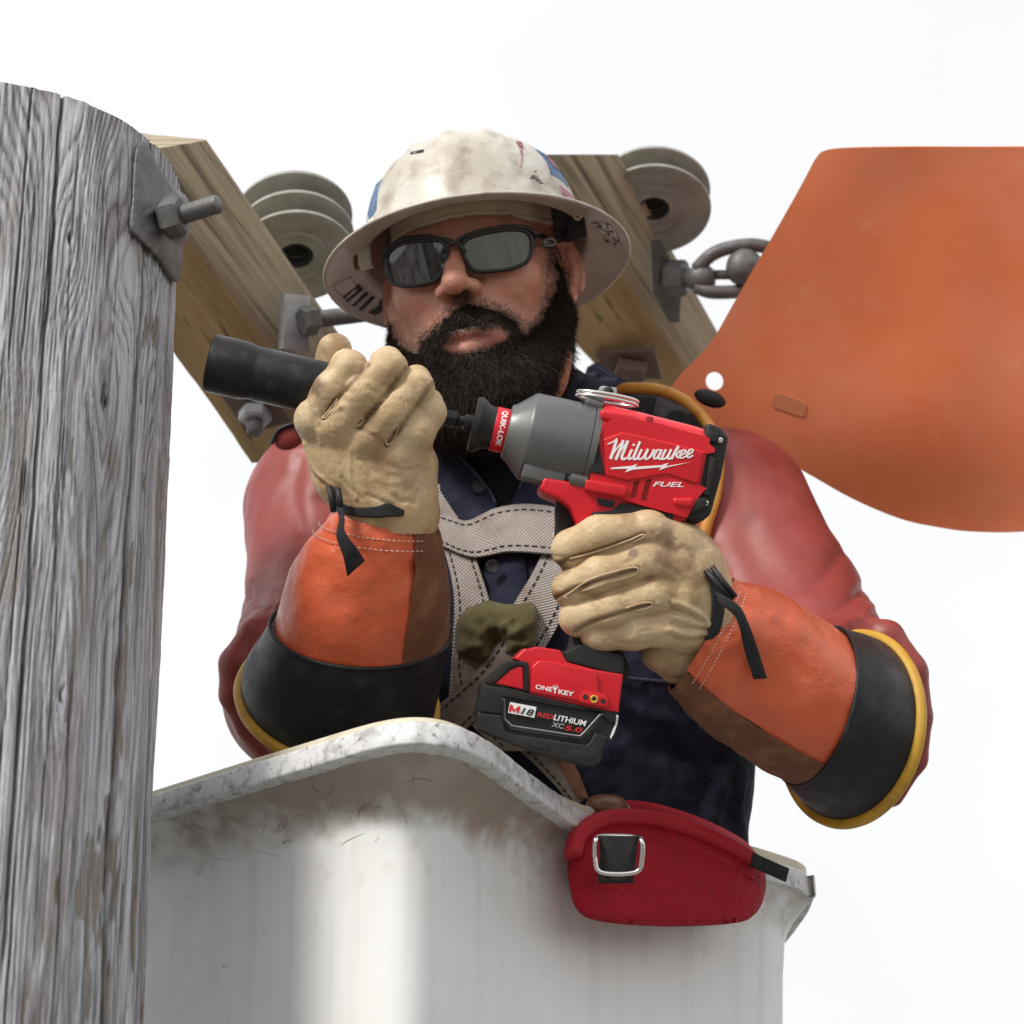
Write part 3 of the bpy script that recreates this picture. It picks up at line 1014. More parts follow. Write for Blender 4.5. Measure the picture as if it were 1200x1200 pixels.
ZR = 1.72 * ((600 - 846) / F * math.cos(TILT) + math.sin(TILT))
rp = [(178, 931), (260, 905), (345, 879), (400, 862), (437, 851), (465, 846.5), (493, 845), (525, 848), (555, 857), (585, 875), (616, 900), (650, 925), (684, 949)]
rw = np.array([rim_pt(x, y, ZR) for x, y in rp])[:, :2]
dl = (rw[0] - rw[1]) / np.linalg.norm(rw[0] - rw[1])
rq = np.array([rim_pt(x, y, ZR) for x, y in ((725, 965), (780, 979), (840, 993), (895, 1008), (932, 1018), (952, 1030))])[:, :2]
pL = rw[0] + dl * .34
loop = [pL * .5 + rw[0] * .5] + list(rw) + list(rq) + [(.292, 2.10), (.293, 2.20), (.28, 2.36), (.245, 2.47), (.17, 2.53), (-.08, 2.62), (-.18, 2.63), (-.27, 2.60), pL + np.array([.06, .12]), pL + np.array([-.005, .03]), pL - dl * .05]
loop = catmull(np.array([(*p, 0) for p in loop + loop[:1]]), 3000)[:, :2]
al_ = np.concatenate([[0], np.cumsum(np.linalg.norm(np.diff(loop, axis=0), axis=1))])
loop = np.stack([np.interp(np.linspace(0, al_[-1], 721)[:-1], al_, loop[:, i]) for i in (0, 1)], 1)


def offs(P, d):
    t = norm(np.roll(P, -9, 0) - np.roll(P, 9, 0))
    nn = np.stack([-t[:, 1], t[:, 0]], 1)
    c = P.mean(0)
    if np.sum((c - P) * nn) < 0: nn = -nn
    k = np.ones(25) / 25
    nn = np.stack([np.convolve(np.concatenate([nn[-12:, i], nn[:, i], nn[:12, i]]), k, 'valid') for i in (0, 1)], 1)
    inset = np.where(np.hypot(P[:, 0] - .22, P[:, 1] - 2.05) < .23, .25 + .75 * sstep(.10, .23, np.hypot(P[:, 0] - .22, P[:, 1] - 2.05)), 1.0)
    Q = P + norm(nn) * (d * inset)[:, None]
    m = int(d * 1100) | 1
    if m > 2:
        k = np.ones(m) / m; h_ = m // 2
        for _ in range(2):
            Q = np.stack([np.convolve(np.concatenate([Q[-h_:, i], Q[:, i], Q[:h_, i]]), k, 'valid') for i in (0, 1)], 1)
    return Q


ZW = 9.0 + ZR
ring = lambda d, z: np.column_stack([offs(loop, d), np.full(len(loop), ZW + z)])
bk = bpy.data.objects.new('aerial_bucket', None)
bk.location = (loop[:, 0].mean(), loop[:, 1].mean(), ZW - 1.05)
tag(bk, 'dirty white fibreglass aerial bucket with scuffed thick rim, in front of the worker', 'bucket')
put(bk)
rr_ = [ring(.040, -.0185), ring(.010, -.0195), ring(.0016, -.0190), ring(0.0003, -.0180), ring(0, -.0165), ring(.0015, -.0015), ring(.0022, 0), ring(.0035, .0008), ring(.016, .0012)]
v, f = loft(rr_, False, False)
sc_ = fbm(v[:, 0] / .012, v[:, 1] / .012, v[:, 2] / .006, o=3) - 3.0 * sstep(.55, .9, fbm(v[:, 0] / .02, v[:, 1] / .02, v[:, 2] / .02, o=2))
v = v + np.stack([0 * sc_, 0 * sc_, sc_ * .00035], 1)
make('rim', v, f, M['lip'], bk, space='w')
wl = [ring(.012, -.0185), ring(.018, -.021), ring(.026, -.026), ring(.034, -.033), ring(.041, -.043), ring(.046, -.056), ring(.048, -.072), ring(.0495, -.09), ring(.051, -.12), ring(.053, -.17), ring(.055, -.25), ring(.058, -.40), ring(.066, -.98), ring(.09, -1.03), ring(.13, -1.05)]
wl = [catmull(np.array([w_[k] for w_ in wl]), 90) for k in range(len(wl[0]))]
wl = np.array(wl).transpose(1, 0, 2)
v, f = loft(list(wl), False, True)
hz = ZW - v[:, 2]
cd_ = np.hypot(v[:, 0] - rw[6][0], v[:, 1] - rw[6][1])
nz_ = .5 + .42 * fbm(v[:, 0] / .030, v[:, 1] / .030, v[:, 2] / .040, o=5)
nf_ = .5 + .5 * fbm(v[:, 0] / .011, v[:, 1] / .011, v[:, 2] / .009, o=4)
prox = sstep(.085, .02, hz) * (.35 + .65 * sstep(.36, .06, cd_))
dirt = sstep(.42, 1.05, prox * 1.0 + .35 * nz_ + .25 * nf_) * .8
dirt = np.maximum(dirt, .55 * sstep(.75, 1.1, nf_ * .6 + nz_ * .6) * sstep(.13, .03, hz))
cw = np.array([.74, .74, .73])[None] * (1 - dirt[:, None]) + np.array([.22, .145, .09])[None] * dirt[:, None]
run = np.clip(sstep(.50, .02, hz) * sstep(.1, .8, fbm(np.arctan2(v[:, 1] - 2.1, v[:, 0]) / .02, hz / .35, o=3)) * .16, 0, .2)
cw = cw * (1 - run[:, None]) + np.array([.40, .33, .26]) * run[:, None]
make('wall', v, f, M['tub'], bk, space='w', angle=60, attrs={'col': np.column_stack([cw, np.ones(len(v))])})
from mathutils.bvhtree import BVHTree
tree_ = BVHTree.FromPolygons([tuple(p) for p in v], [tuple(q) for q in f])
mm_ = MB()
for k in range(26):
    x0, y0 = (RNG.normal(370, 40), RNG.normal(955, 18)) if k < 10 else (RNG.uniform(200, 660), RNG.uniform(890, 1010)); an = RNG.normal(-.9, .6); L1 = RNG.uniform(6, 34)
    line = catmull(np.array([(x0, y0, 0), (x0 + L1 * .5 * math.cos(an) + RNG.normal(0, 3), y0 + L1 * .5 * math.sin(an), 0), (x0 + L1 * math.cos(an), y0 + L1 * math.sin(an) + RNG.normal(0, 5), 0)]), 12)
    pp = []
    for x, y, _ in line:
        r = V(x, y, 1.0) @ RM.T; r = r / np.linalg.norm(r)
        h_ = tree_.ray_cast(Vector(CAM), Vector(r))
        if h_[0] is not None and h_[0].z > ZW - .6: pp.append(np.array(h_[0]) - r * .0001)
    if len(pp) == 12: mm_.add(tube(np.array(pp), np.sin(np.linspace(.25, 2.9, 12)) * RNG.uniform(.00014, .00034), 5))
tag(mm_.make('scratches', M['brown'], bk, space='w'), kind='stuff')
ln = [ring(.0165, -.014), ring(.0165, .004), ring(.017, .0105), ring(.0195, .0125), ring(.024, .0125), ring(.027, .010), ring(.040, -.02), ring(.060, -.08), ring(.066, -.2), ring(.078, -.9), ring(.11, -.97)]
v, f = loft(ln, False, True)
make('liner', v, f, M['tubliner'], bk, space='w', angle=60)

# ------------------------------------------------------------------ red tool bag at the bucket's corner
bo = [(668, 1000), (670, 984), (676, 970), (690, 958), (708, 951), (730, 948), (770, 951), (820, 966), (860, 984), (886, 1001), (896, 1020), (897, 1045), (886, 1070), (860, 1082), (780, 1086), (704, 1080), (676, 1066), (667, 1035)]
boc = catmull(np.array(bo + bo[:1], float), 120)[:-1]
v2, t2 = tri_sheet(boc, 7.0)
ed = np.min(np.hypot(v2[:, None, 0] - boc[None, :, 0], v2[:, None, 1] - boc[None, :, 1]), axis=1)
dp = lambda x, y: 1.915 + (x - 670) * .0006 - (y - 1000) * .0007
bulge = .030 * np.sqrt(np.clip(ed / 60, 0, 1)) + .003 * fbm(v2[:, 0] / 70, v2[:, 1] / 70, o=1) * np.clip(ed / 30, 0, 1)
bv = np.array([V(x, y, dp(x, y) - b) for (x, y), b in zip(v2, bulge)])
bag = thing('tool_bag', 'red fabric tool bag with dark buckle tab, below the worker at bottom', 'tool bag', V(780, 1110, 1.85))
v3, f3 = solid(bv, [tuple(f) for f in t2[:, ::-1]], .06, np.tile([0, 0, 1.0], (len(bv), 1)))
st = np.column_stack([v3[:, 0] * .8 + v3[:, 1] * .6, v3[:, 1] * .8 - v3[:, 0] * .6, v3[:, 2]])
make('body', v3, f3, M['redcloth'], bag, attrs={'st': st}, angle=60)
pth = [(671, 1003), (675, 985), (684, 973), (700, 963), (724, 958), (768, 961), (816, 975), (856, 993), (884, 1010)]
pp = catmull(np.array([V(x, y, dp(x, y) - .016) for x, y in pth]), 60)
make('piping', *tube(pp, .0078, 12), M['redpipe'], bag)
pp = catmull(np.array([V(x, y + 20, dp(x, y) - .0315) for x, y in pth[3:]]), 60)
make('seam', *tube(pp, .0014, 6), M['redpipe'], bag)
tb = strip([V(702, 979, 1.867), V(703, 1000, 1.867), V(700, 1035, 1.87)], [V(748, 980, 1.865), V(746, 1000, 1.865), V(742, 1035, 1.87)], .003, 20, 6, .002)
make('webbing_tab', tb[0], tb[1], M['strap'], bag, attrs={'st': tb[2]})
pp = catmull(pts([(697, 1003, 1.863), (698, 985, 1.863), (706, 980, 1.87), (744, 981, 1.87), (752, 986, 1.86), (752, 1006, 1.86), (745, 1022, 1.86), (704, 1022, 1.86), (697, 1003, 1.863)]), 50)
make('ring_buckle', *tube(pp[:-1], .0022, 8, closed=True), M['chrome'], bag)
m = strip([V(884, 1000, 1.99), V(925, 1018, 2.0)], [V(880, 1016, 1.99), V(921, 1034, 2.0)], .004, 8, 4)
make('shoulder_strap', m[0], m[1], M['strap'], bag, attrs={'st': m[2]})

# small rounded leather end behind the bag
k_ = thing('leather_pouch', 'rounded brown leather pouch top peeking up between bucket rim and red bag', 'pouch', V(712, 985, 2.0))
v, f = sdf_mesh(lambda p: smin(ell(p, V(704, 944, 1.99), (.014, .010, .016)), ell(p, V(718, 950, 1.99), (.016, .014, .018)), .004), V(680, 990, 2.02) - .02, V(750, 925, 1.96) + .02, .002)
make('flap', v, f, M['brown'], k_)
v, f = sdf_mesh(lambda p: ell(p, V(712, 985, 2.0), (.020, .026, .018)), V(680, 1030, 2.04) - .02, V(750, 945, 1.96) + .02, .003)
make('body', v, f, M['brown'], k_)
# ================================================================== PERSON
def rays_hit(f, P2, d0, d1, steps=90):
    """depth at which sight lines through pixels enter f"""
    P2 = np.asarray(P2, float).reshape(-1, 2)
    k = np.column_stack([(P2[:, 0] - 600) / F, (600 - P2[:, 1]) / F, -np.ones(len(P2))])
    d = np.full(len(P2), d0)
    for _ in range(steps):
        s = f((k * d[:, None]).astype(np.float32))
        d = np.minimum(d + np.clip(s, -.01, .05) * .9, d1)
    return d


def drape(f, P2, d0, d1, off):
    d = rays_hit(f, P2, d0, d1) - off
    return np.array([V(x, y, q) for (x, y), q in zip(np.asarray(P2, float), d)])


def topx(P):
    return np.column_stack([P[:, 0] / -P[:, 2] * F + 600, 600 - P[:, 1] / -P[:, 2] * F])


def seg_dist(P2, line):
    line = np.asarray(line, float); d = np.full(len(P2), 1e9)
    for a, b in zip(line[:-1], line[1:]):
        ab = b - a
        t = np.clip(((P2 - a) @ ab) / (ab @ ab + 1e-9), 0, 1)
        d = np.minimum(d, np.linalg.norm(P2 - a - t[:, None] * ab, axis=1))
    return d


def emboss(P, N, line, wpx, amp, curve=True):
    if curve and len(line) > 2: line = catmull(np.array([(*q, 0) for q in line], float), 8 * len(line))[:, :2]
    d = seg_dist(topx(P), line)
    return P + N * (amp * np.exp(-(d / wpx) ** 2) * (N[:, 2] > -.1))[:, None]


def rot(ax, a):
    c, s = math.cos(a), math.sin(a)
    return {'x': np.array([[1, 0, 0], [0, c, -s], [0, s, c]]), 'y': np.array([[c, 0, s], [0, 1, 0], [-s, 0, c]]), 'z': np.array([[c, -s, 0], [s, c, 0], [0, 0, 1]])}[ax]


rad = math.radians
person = thing('person', 'bearded worker in navy shirt, red rubber sleeves and tan gloves holding a power tool', 'person', V(668, 1080, 2.15))

# ------------------------------------------------------------------ head
HS = 1.08
HO = V(560, 337, 2.29)
HR = rot('z', rad(9)) @ rot('x', rad(-8)) @ rot('y', rad(-11))
hv = lambda l: HO + HS * (np.asarray(l, float) @ HR.T)
sym = lambda c: [np.array(c), np.array([-c[0], c[1], c[2]])]


def head_local(p):
    d = smin(ell(p, (0, .055, -.018), (.077, .088, .098)), ell(p, (0, -.012, .018), (.0665, .088, .068)), .03)
    d = smin(d, ell(p, (0, -.062, .022), (.057, .056, .060)), .025)
    for s in (1, -1):
        d = smin(d, ell(p, (s * .046, -.010, .056), (.024, .022, .022)), .022)
    d = smin(d, rcone(p, (-.034, .033, .073), (.034, .033, .073), .012, .012), .016)
    d = smin(d, ell(p, (0, -.058, .066), (.032, .028, .026)), .02)
    # nose
    d = smin(d, rcone(p, (0, .024, .080), (0, -.014, .1025), .0075, .0110), .010)
    d = smin(d, ell(p, (0, -.0185, .1045), (.0122, .0100, .0112)), .006)
    for s in (1, -1):
        d = smin(d, ell(p, (s * .0140, -.022, .0935), (.0080, .0080, .0115)), .006)
    for s in (1, -1):
        d = smax(d, -ell(p, (s * .0076, -.0295, .0990), (.0038, .0050, .0060)), .003)
    # lips
    d = smin(d, chain(p, [(-.026, -.0690, .0835), (-.010, -.0620, .0925), (0, -.0635, .0935), (.010, -.0620, .0925), (.026, -.0690, .0835)], [.003, .0052, .005, .0052, .003]), .004)
    d = smin(d, chain(p, [(-.024, -.0715, .0830), (0, -.0765, .0915), (.024, -.0715, .0830)], [.003, .0066, .003]), .004)
    d = smax(d, -chain(p, [(-.027, -.0698, .0885), (-.010, -.0690, .0968), (0, -.0697, .0982), (.010, -.0690, .0968), (.027, -.0698, .0885)], [.0010, .0022, .0024, .0022, .0010]), .0015)
    # beard mass
    b = None
    for s in (1, -1):
        c = chain(p, [(s * .074, .030, .006), (s * .0745, -.010, .008), (s * .071, -.045, .018), (s * .058, -.082, .036), (s * .030, -.108, .060), (0, -.114, .068)], [.007, .012, .017, .025, .031, .033], .01)
        c = smin(c, chain(p, [(s * .050, -.105, .030), (s * .026, -.124, .048), (0, -.128, .054)], [.026, .027, .028], .012), .015)
        b = c if b is None else smin(b, c, .012)
        b = smin(b, chain(p, [(0, -.0470, .0945), (s * .017, -.0550, .0905), (s * .032, -.0690, .0760), (s * .037, -.0880, .064)], [.0042, .0058, .0070, .010], .006), .006)
    b = smin(b, chain(p, [(0, -.087, .086), (0, -.105, .084)], [.005, .012]), .012)
    d = smin(d, b, .010)
    # ears
    for s in (1, -1):
        c = np.array([s * .0835, .004, -.012]); wv_ = norm([s * .66, .0, -.75]); nv = norm([s * .75, .10, .66]); yv = np.cross(nv, wv_)
        if yv[1] < 0: yv = -yv
        R_ = np.column_stack([wv_, yv, nv])
        e = ell(p, c, (.0185, .0315, .0058), R_)
        ring_ = [c + wv_ * (.0165 * math.cos(a) if math.cos(a) > -.3 else -.006) + yv * .0295 * math.sin(a) + nv * .0035 for a in np.linspace(-.9, 2.7, 11)]
        e = smin(e, chain(p, ring_, [.0036] * 11, .002), .003)
        e = smax(e, -ell(p, c - wv_ * .002 + yv * .001 + nv * .0085, (.0095, .0195, .0085), R_), .004)
        e = smin(e, chain(p, [c + yv * .016 + wv_ * .006 + nv * .003, c + yv * 0 + wv_ * .009 + nv * .003, c - yv * .014 + wv_ * .004 + nv * .003], [.0026, .003, .0026]), .004)
        e = smin(e, ell(p, c - yv * .029 - wv_ * .004, (.0085, .009, .005), R_), .005)
        d = smin(d, e, .005)
    return d


neckA = hv((0, -.06, -.035)); neckB = V(598, 520, 2.40)


def head_f(P):
    p = ((P - HO.astype(np.float32)) @ HR.astype(np.float32)) / np.float32(HS)
    d = head_local(p) * HS
    return smin(d, rcone(P, neckA, neckB, .066, .074), .02)


HP, HQ = sdf_mesh(head_f, HO + [-.16, -.26, -.20], HO + [.16, .19, .18], .0022)
HN = vnormals(HP, HQ)
loc = ((HP - HO) @ HR) / HS
hx = topx(HP)
jit = 3.6
hxj = hx + np.column_stack([noise(HP[:, 0] / .0045, HP[:, 1] / .0045, HP[:, 2] / .0045), noise(HP[:, 0] / .0045 + 40, HP[:, 1] / .0045, HP[:, 2] / .0045)]) * jit
skin_poly = np.array([(425, 352), (444, 354), (450, 374), (468, 402), (488, 414), (499, 396), (516, 379), (528, 366), (536, 357), (553, 353), (585, 362), (604, 375), (613, 392), (630, 374), (647, 343), (650, 325), (645, 300), (650, 240), (430, 240)], float)
lip_poly = np.array([(517, 405), (532, 393), (548, 387), (566, 387), (583, 383), (594, 388), (592, 397), (577, 405), (548, 412), (526, 410)], float)
pl1 = np.array([(509, 411), (530, 412), (536, 420), (532, 432), (520, 440), (510, 432)], float)
pl2 = np.array([(594, 400), (604, 402), (606, 418), (598, 430), (586, 432), (582, 420), (578, 410)], float)
neck_poly = np.array([(668, 402), (652, 440), (640, 480), (720, 480), (710, 400)], float)
front = HN[:, 2] > np.where(loc[:, 0] < 0, -0.75, -0.15)
patchy = (noise(HP[:, 0] / .0035, HP[:, 1] / .0035, HP[:, 2] / .0035) > .05)
nohair = (inside_poly(hxj, skin_poly) | inside_poly(hxj, lip_poly) |  inside_poly(hxj, neck_poly)) & front
ear_v = (np.abs(loc[:, 0]) > .0775) & (loc[:, 1] > -.034) & (loc[:, 1] < .045) & (loc[:, 2] < .012)
hair = (~nohair) & (~ear_v) & (loc[:, 1] < .06) & ((loc[:, 2] > -.012) | (loc[:, 1] > -.03)) & (HP[:, 1] > HO[1] - .22)
hair &= ~((loc[:, 1] < -.10) & (loc[:, 2] < .005))
hm = hair.astype(np.float32)
for _ in range(6):                                   # soften the mask over the mesh
    acc = np.zeros(len(HP)); cn = np.zeros(len(HP))
    mq = hm[HQ].mean(1)
    for k in range(4):
        np.add.at(acc, HQ[:, k], mq); np.add.at(cn, HQ[:, k], 1)
    hm = acc / np.maximum(cn, 1)
hm = hm * ~(inside_poly(hx, lip_poly) & front)
base = np.array([.52, .245, .16])
skc = np.tile(base, (len(HP), 1))
red = np.exp(-(((loc[:, 0]) / .022) ** 2 + ((loc[:, 1] + .018) / .022) ** 2)) * .55 + .35 * np.exp(-(((np.abs(loc[:, 0]) - .048) / .025) ** 2 + ((loc[:, 1] + .02) / .025) ** 2)) + .8 * ear_v
skc = skc * (1 - .55 * np.clip(red, 0, 1)[:, None]) + np.array([.46, .135, .085]) * (.55 * np.clip(red, 0, 1)[:, None])
lipd = inside_poly(hx, lip_poly) & front
skc[lipd] = skc[lipd] * .35 + np.array([.42, .165, .13]) * .65
skc = skc * (1 - .96 * hm[:, None]) + np.array([.0125, .009, .007]) * (.96 * hm[:, None])
pl_m = (inside_poly(hx, pl1) | inside_poly(hx, pl2)) & front
pass

# torso, arms and legs under the clothes (same skin mesh)
SHL, SHR = V(395, 600, 2.33), V(845, 612, 2.33)
ELL_, ELR = V(375, 815, 2.12), V(985, 830, 2.12)
WRL, WRR = V(448, 600, 1.895), V(825, 735, 1.90)


def torso_f(P):
    d = smin(ell(P, V(585, 650, 2.37), (.180, .185, .125)), ell(P, V(668, 880, 2.25), (.185, .245, .130)), .10)
    d = smin(d, ell(P, V(668, 1085, 2.20), (.172, .16, .110)), .06)
    d = smin(d, rcone(P, V(455, 548, 2.38), V(730, 530, 2.40), .070, .072), .07)
    return smin(d, rcone(P, V(598, 440, 2.42), V(600, 560, 2.40), .066, .085), .05)


def under_f(P):
    d = torso_f(P) + .016
    for S, E, W_ in ((SHL, ELL_, WRL), (SHR, ELR, WRR)):
        d = smin(d, chain(P, [S, E, W_], [.062, .046, .030], .01), .03)
    hip = V(655, 1100, 2.21)
    for s in (-1, 1):
        a = hip + np.array([s * .09, 0, 0]); k = a - UP * .42 + np.array([0, 0, .01]); ft = k - UP * .40
        d = smin(d, chain(P, [a, k, ft, ft + np.array([s * .02, -.02, .15])], [.085, .058, .042, .034], .01), .03)
    return d


BP, BQ = sdf_mesh(under_f, np.array([-.40, -1.55, -2.62]), np.array([.45, .16, -1.35]), .010, 1)
for ln_, wd_, am_ in (([(520, 347), (512, 360), (503, 378)], 2.6, -.0011), ([(562, 348), (578, 358), (594, 374)], 2.6, -.0012), ([(628, 318), (634, 330), (636, 345)], 6, -.0010), ([(470, 345), (475, 360), (482, 375)], 6, -.0010),
                      ([(576, 322), (600, 324), (622, 318)], 4, -.0009), ([(466, 340), (484, 342), (502, 338)], 4, -.0009), ([(500, 268), (540, 262), (590, 258)], 1.6, -.0006), ([(510, 262), (550, 256), (590, 254)], 1.4, -.0005), ([(600, 340), (612, 348), (618, 360)], 7, .0010)):
    HP = emboss(HP, HN, ln_, wd_, am_)
HP = HP + HN * ((.00030 * fbm(HP[:, 0] / .008, HP[:, 1] / .008, HP[:, 2] / .008, o=3)) * (1 - hm))[:, None]
bodyo = make('body', np.vstack([HP, BP]), np.vstack([HQ, BQ + len(HP)]), M['skin'], person,
     attrs={'col': np.vstack([np.column_stack([skc, np.ones(len(HP))]), np.tile([.44, .2, .14, 1], (len(BP), 1))])})

bodyo.data.materials.append(M['beardbase'])
fm_ = np.zeros(len(bodyo.data.polygons), np.int32)
fm_[:len(HQ)] = hm[HQ].mean(1) > .86
bodyo.data.polygons.foreach_set('material_index', fm_)
# beard and sideburns: single strands
q = HQ[hm[HQ].mean(1) > .18]
a, b, c = HP[q[:, 0]], HP[q[:, 1]], HP[q[:, 2]]
qn = norm(np.cross(b - a, c - a)); cenq = HP[q].mean(1)
lq = ((cenq - HO) @ HR) / HS
vis = (qn[:, 2] > -.35) & (lq[:, 2] > -.02)
q, qn, cenq, lq = q[vis], qn[vis], cenq[vis], lq[vis]
NS = 34000
pw_ = np.clip(hm[q].mean(1) - .15, .02, 1) ** 1.3; pick = RNG.choice(len(q), NS, p=pw_ / pw_.sum())
uv = RNG.random((NS, 2))[:, :, None]
r0 = (HP[q[pick, 0]] * (1 - uv[:, 0]) + HP[q[pick, 1]] * uv[:, 0]) * (1 - uv[:, 1]) + (HP[q[pick, 3]] * (1 - uv[:, 0]) + HP[q[pick, 2]] * uv[:, 0]) * uv[:, 1]
nn = qn[pick]; ll = lq[pick]
down = norm(np.column_stack([np.zeros(NS), -np.ones(NS), np.full(NS, .12)])) @ HR.T
side = np.column_stack([np.sign(ll[:, 0]) * np.clip(np.abs(ll[:, 0]) / .03, 0, 1), np.zeros(NS), np.zeros(NS)]) @ HR.T
mus = np.exp(-((ll[:, 1] + .054) / .010) ** 2) * (np.abs(ll[:, 0]) < .034) * (ll[:, 2] > .06)
D = nn * (.42 - .25 * mus[:, None]) + down * .75 + side * (.18 + .75 * mus)[:, None] + RNG.normal(0, .30, (NS, 3))
D = norm(D)
ln = np.where(ll[:, 1] > -.02, .0038, np.where(ll[:, 1] > -.075, .0062, .0095)) * RNG.uniform(.6, 1.35, NS) * HS
ln = np.where(mus > .3, .0055 * RNG.uniform(.6, 1.2, NS), ln)
curl = norm(RNG.normal(0, 1, (NS, 3)))
wv_ = norm(np.cross(D, np.array([0, 0, 1.0]) + RNG.normal(0, .25, (NS, 3))))
W0 = np.array([1.0, .95, .65, .12]) * .00024
sv = np.zeros((NS, 4, 2, 3))
for k in range(4):
    t = k / 3
    ctr = r0 + D * (ln * t)[:, None] + curl * (ln * .22 * t * t)[:, None] + down * (ln * .25 * t * t)[:, None] - nn * .0004
    sv[:, k, 0] = ctr - wv_ * W0[k]; sv[:, k, 1] = ctr + wv_ * W0[k]
b0 = np.arange(NS)[:, None] * 8 + np.array([0, 2, 4])[None]
sq = np.stack([b0, b0 + 1, b0 + 3, b0 + 2], -1).reshape(-1, 4)
o = make('beard', sv.reshape(-1, 3), sq, M['hair'], person)
tag(o, kind='stuff')
# short fringe where the beard thins out on the cheeks
ed_ = (hm[HQ].mean(1) > .02) & (hm[HQ].mean(1) < .6)
q = HQ[ed_]; cenq = HP[q].mean(1); lq = ((cenq - HO) @ HR) / HS
k = (lq[:, 2] > .0) & (lq[:, 1] < .03)
q = q[k]
NS2 = 9000
pick = RNG.integers(0, len(q), NS2)
r0 = HP[q[pick]].mean(1) + RNG.normal(0, .0026, (NS2, 3)); nn = HN[q[pick, 0]]
ll = ((r0 - HO) @ HR) / HS
down = norm(np.array([0, -1.0, .1])) @ HR.T
D = norm(nn * .35 + down * .8 + RNG.normal(0, .35, (NS2, 3)))
ln = RNG.uniform(.002, .005, NS2)
wv_ = norm(np.cross(D, np.array([0, 0, 1.0])))
sv = np.zeros((NS2, 2, 2, 3))
for k_i, wd in ((0, .00017), (1, .00004)):
    ctr = r0 + D * (ln * k_i)[:, None] - nn * .0006
    sv[:, k_i, 0] = ctr - wv_ * wd; sv[:, k_i, 1] = ctr + wv_ * wd
b0 = np.arange(NS2) * 4
o = make('stubble', sv.reshape(-1, 3), np.stack([b0, b0 + 1, b0 + 3, b0 + 2], -1), M['hair'], person)
tag(o, kind='stuff')

# ------------------------------------------------------------------ shirt
SP, SQ = sdf_mesh(torso_f, np.array([-.32, -.62, -2.62]), np.array([.34, .13, -1.9]), .0055)
SN = vnormals(SP, SQ)
cut = SP[SQ].mean(1)
hole_c = V(598, 470, 2.40)
keepq = (cut - hole_c) @ norm(np.array([0, 1, -.25])) < .030
fold = .0045 * fbm(SP[:, 0] / .07 + SP[:, 1] / .12, SP[:, 1] / .10, SP[:, 2] / .08, o=3) + .0022 * fbm(SP[:, 0] / .025, SP[:, 1] / .04, SP[:, 2] / .03, o=2)
SP = SP + SN * fold[:, None]
for line, wd, am in (([(868, 905), (862, 945), (868, 1000)], 6, .008), ([(850, 900), (835, 950), (838, 1000)], 9, .005), ([(690, 790), (740, 830), (800, 850)], 9, .004), ([(700, 830), (760, 880), (850, 890)], 12, -.004),
                     ([(760, 800), (800, 870), (850, 930)], 10, .004), ([(812, 610), (822, 650), (836, 690)], 6, .005), ([(640, 680), (655, 700), (690, 730)], 6, .003)):
    SP = emboss(SP, SN, line, wd, am)
SQ = SQ[keepq]
shirt = make('shirt', SP, SQ, M['navy'], person)
tee = lambda P2, off: drape(torso_f, P2, 1.9, 2.6, off)


def cloth_patch(name, outl, mat, off, th, parent, sp=6, puff=0.0, f=torso_f, d0=1.9, curve=True, st=False):
    oc = catmull(np.array([(*p, 0) for p in outl + outl[:1]], float), 10 * len(outl))[:-1, :2] if curve else np.array(outl, float)
    v2, t2 = tri_sheet(oc, sp)
    P = drape(f, v2, d0, 2.7, off)
    if puff:
        e_ = np.min(np.hypot(v2[:, None, 0] - oc[None, :, 0], v2[:, None, 1] - oc[None, :, 1]), axis=1)
        P[:, 2] += puff * (1 - np.exp(-e_ / 10))
    v3, f3 = solid(P, [tuple(i) for i in t2[:, ::-1]], th)
    at = {'st': np.column_stack([v3[:, 0], v3[:, 1], v3[:, 2]])} if st else None
    return make(name, v3, f3, mat, parent, attrs=at, angle=60), P


cloth_patch('undershirt', [(540, 468), (660, 455), (645, 520), (622, 565), (598, 600), (582, 588), (560, 545), (535, 500)], M['blackcloth'], .004, .003, person)
# collar flaps and placket
def flap(outl, off, name='collar_flap'):
    ob, P = cloth_patch(name, outl, M['navy'], off, .004, shirt, puff=.005, curve=False)
    return ob


flap([(492, 520), (505, 490), (514, 503), (535, 530), (556, 552), (572, 572), (582, 590), (576, 612), (540, 612), (512, 570), (498, 545)], .012)
flap([(606, 612), (598, 592), (606, 572), (626, 540), (650, 505), (676, 470), (688, 430), (700, 424), (735, 448), (752, 470), (770, 520), (720, 600), (650, 625)], .012)
for ln in ([(505, 492), (535, 531), (556, 553), (572, 573), (581, 590)], [(607, 573), (626, 541), (650, 506), (676, 471)], [(693, 427), (716, 441), (738, 458)]):
    pp = drape(torso_f, catmull(np.array([(*p, 0) for p in ln], float), 30)[:, :2], 1.9, 2.6, .018)
    make('piping', *tube(pp, .0012, 6), M['seam'], shirt)
plk = strip(tee([(580, 600), (577, 640), (575, 680), (572, 715)], .006), tee([(606, 600), (612, 640), (618, 680), (622, 715)], .006), .003, 14, 4, .002)
make('placket', plk[0], plk[1], M['navy'], shirt)
for bx_, by_ in ((561, 571), (577, 664)):
    c = tee([(bx_, by_)], .021)[0]
    make('button', *lathe(c, np.array([.1, .15, 1.0]), [(0, -.001), (.0062, -.001), (.0068, .0008), (.0060, .0020), (.0044, .0014), (.0012, .0012), (0, .0006)], 18), M['dark'], shirt, angle=40)
st_ = strip(tee([(690, 786), (760, 795), (850, 800)], .006), tee([(690, 790), (760, 799), (850, 804)], .006), .002, 20, 3)
make('waist_seam', st_[0], st_[1], M['seam'], shirt)

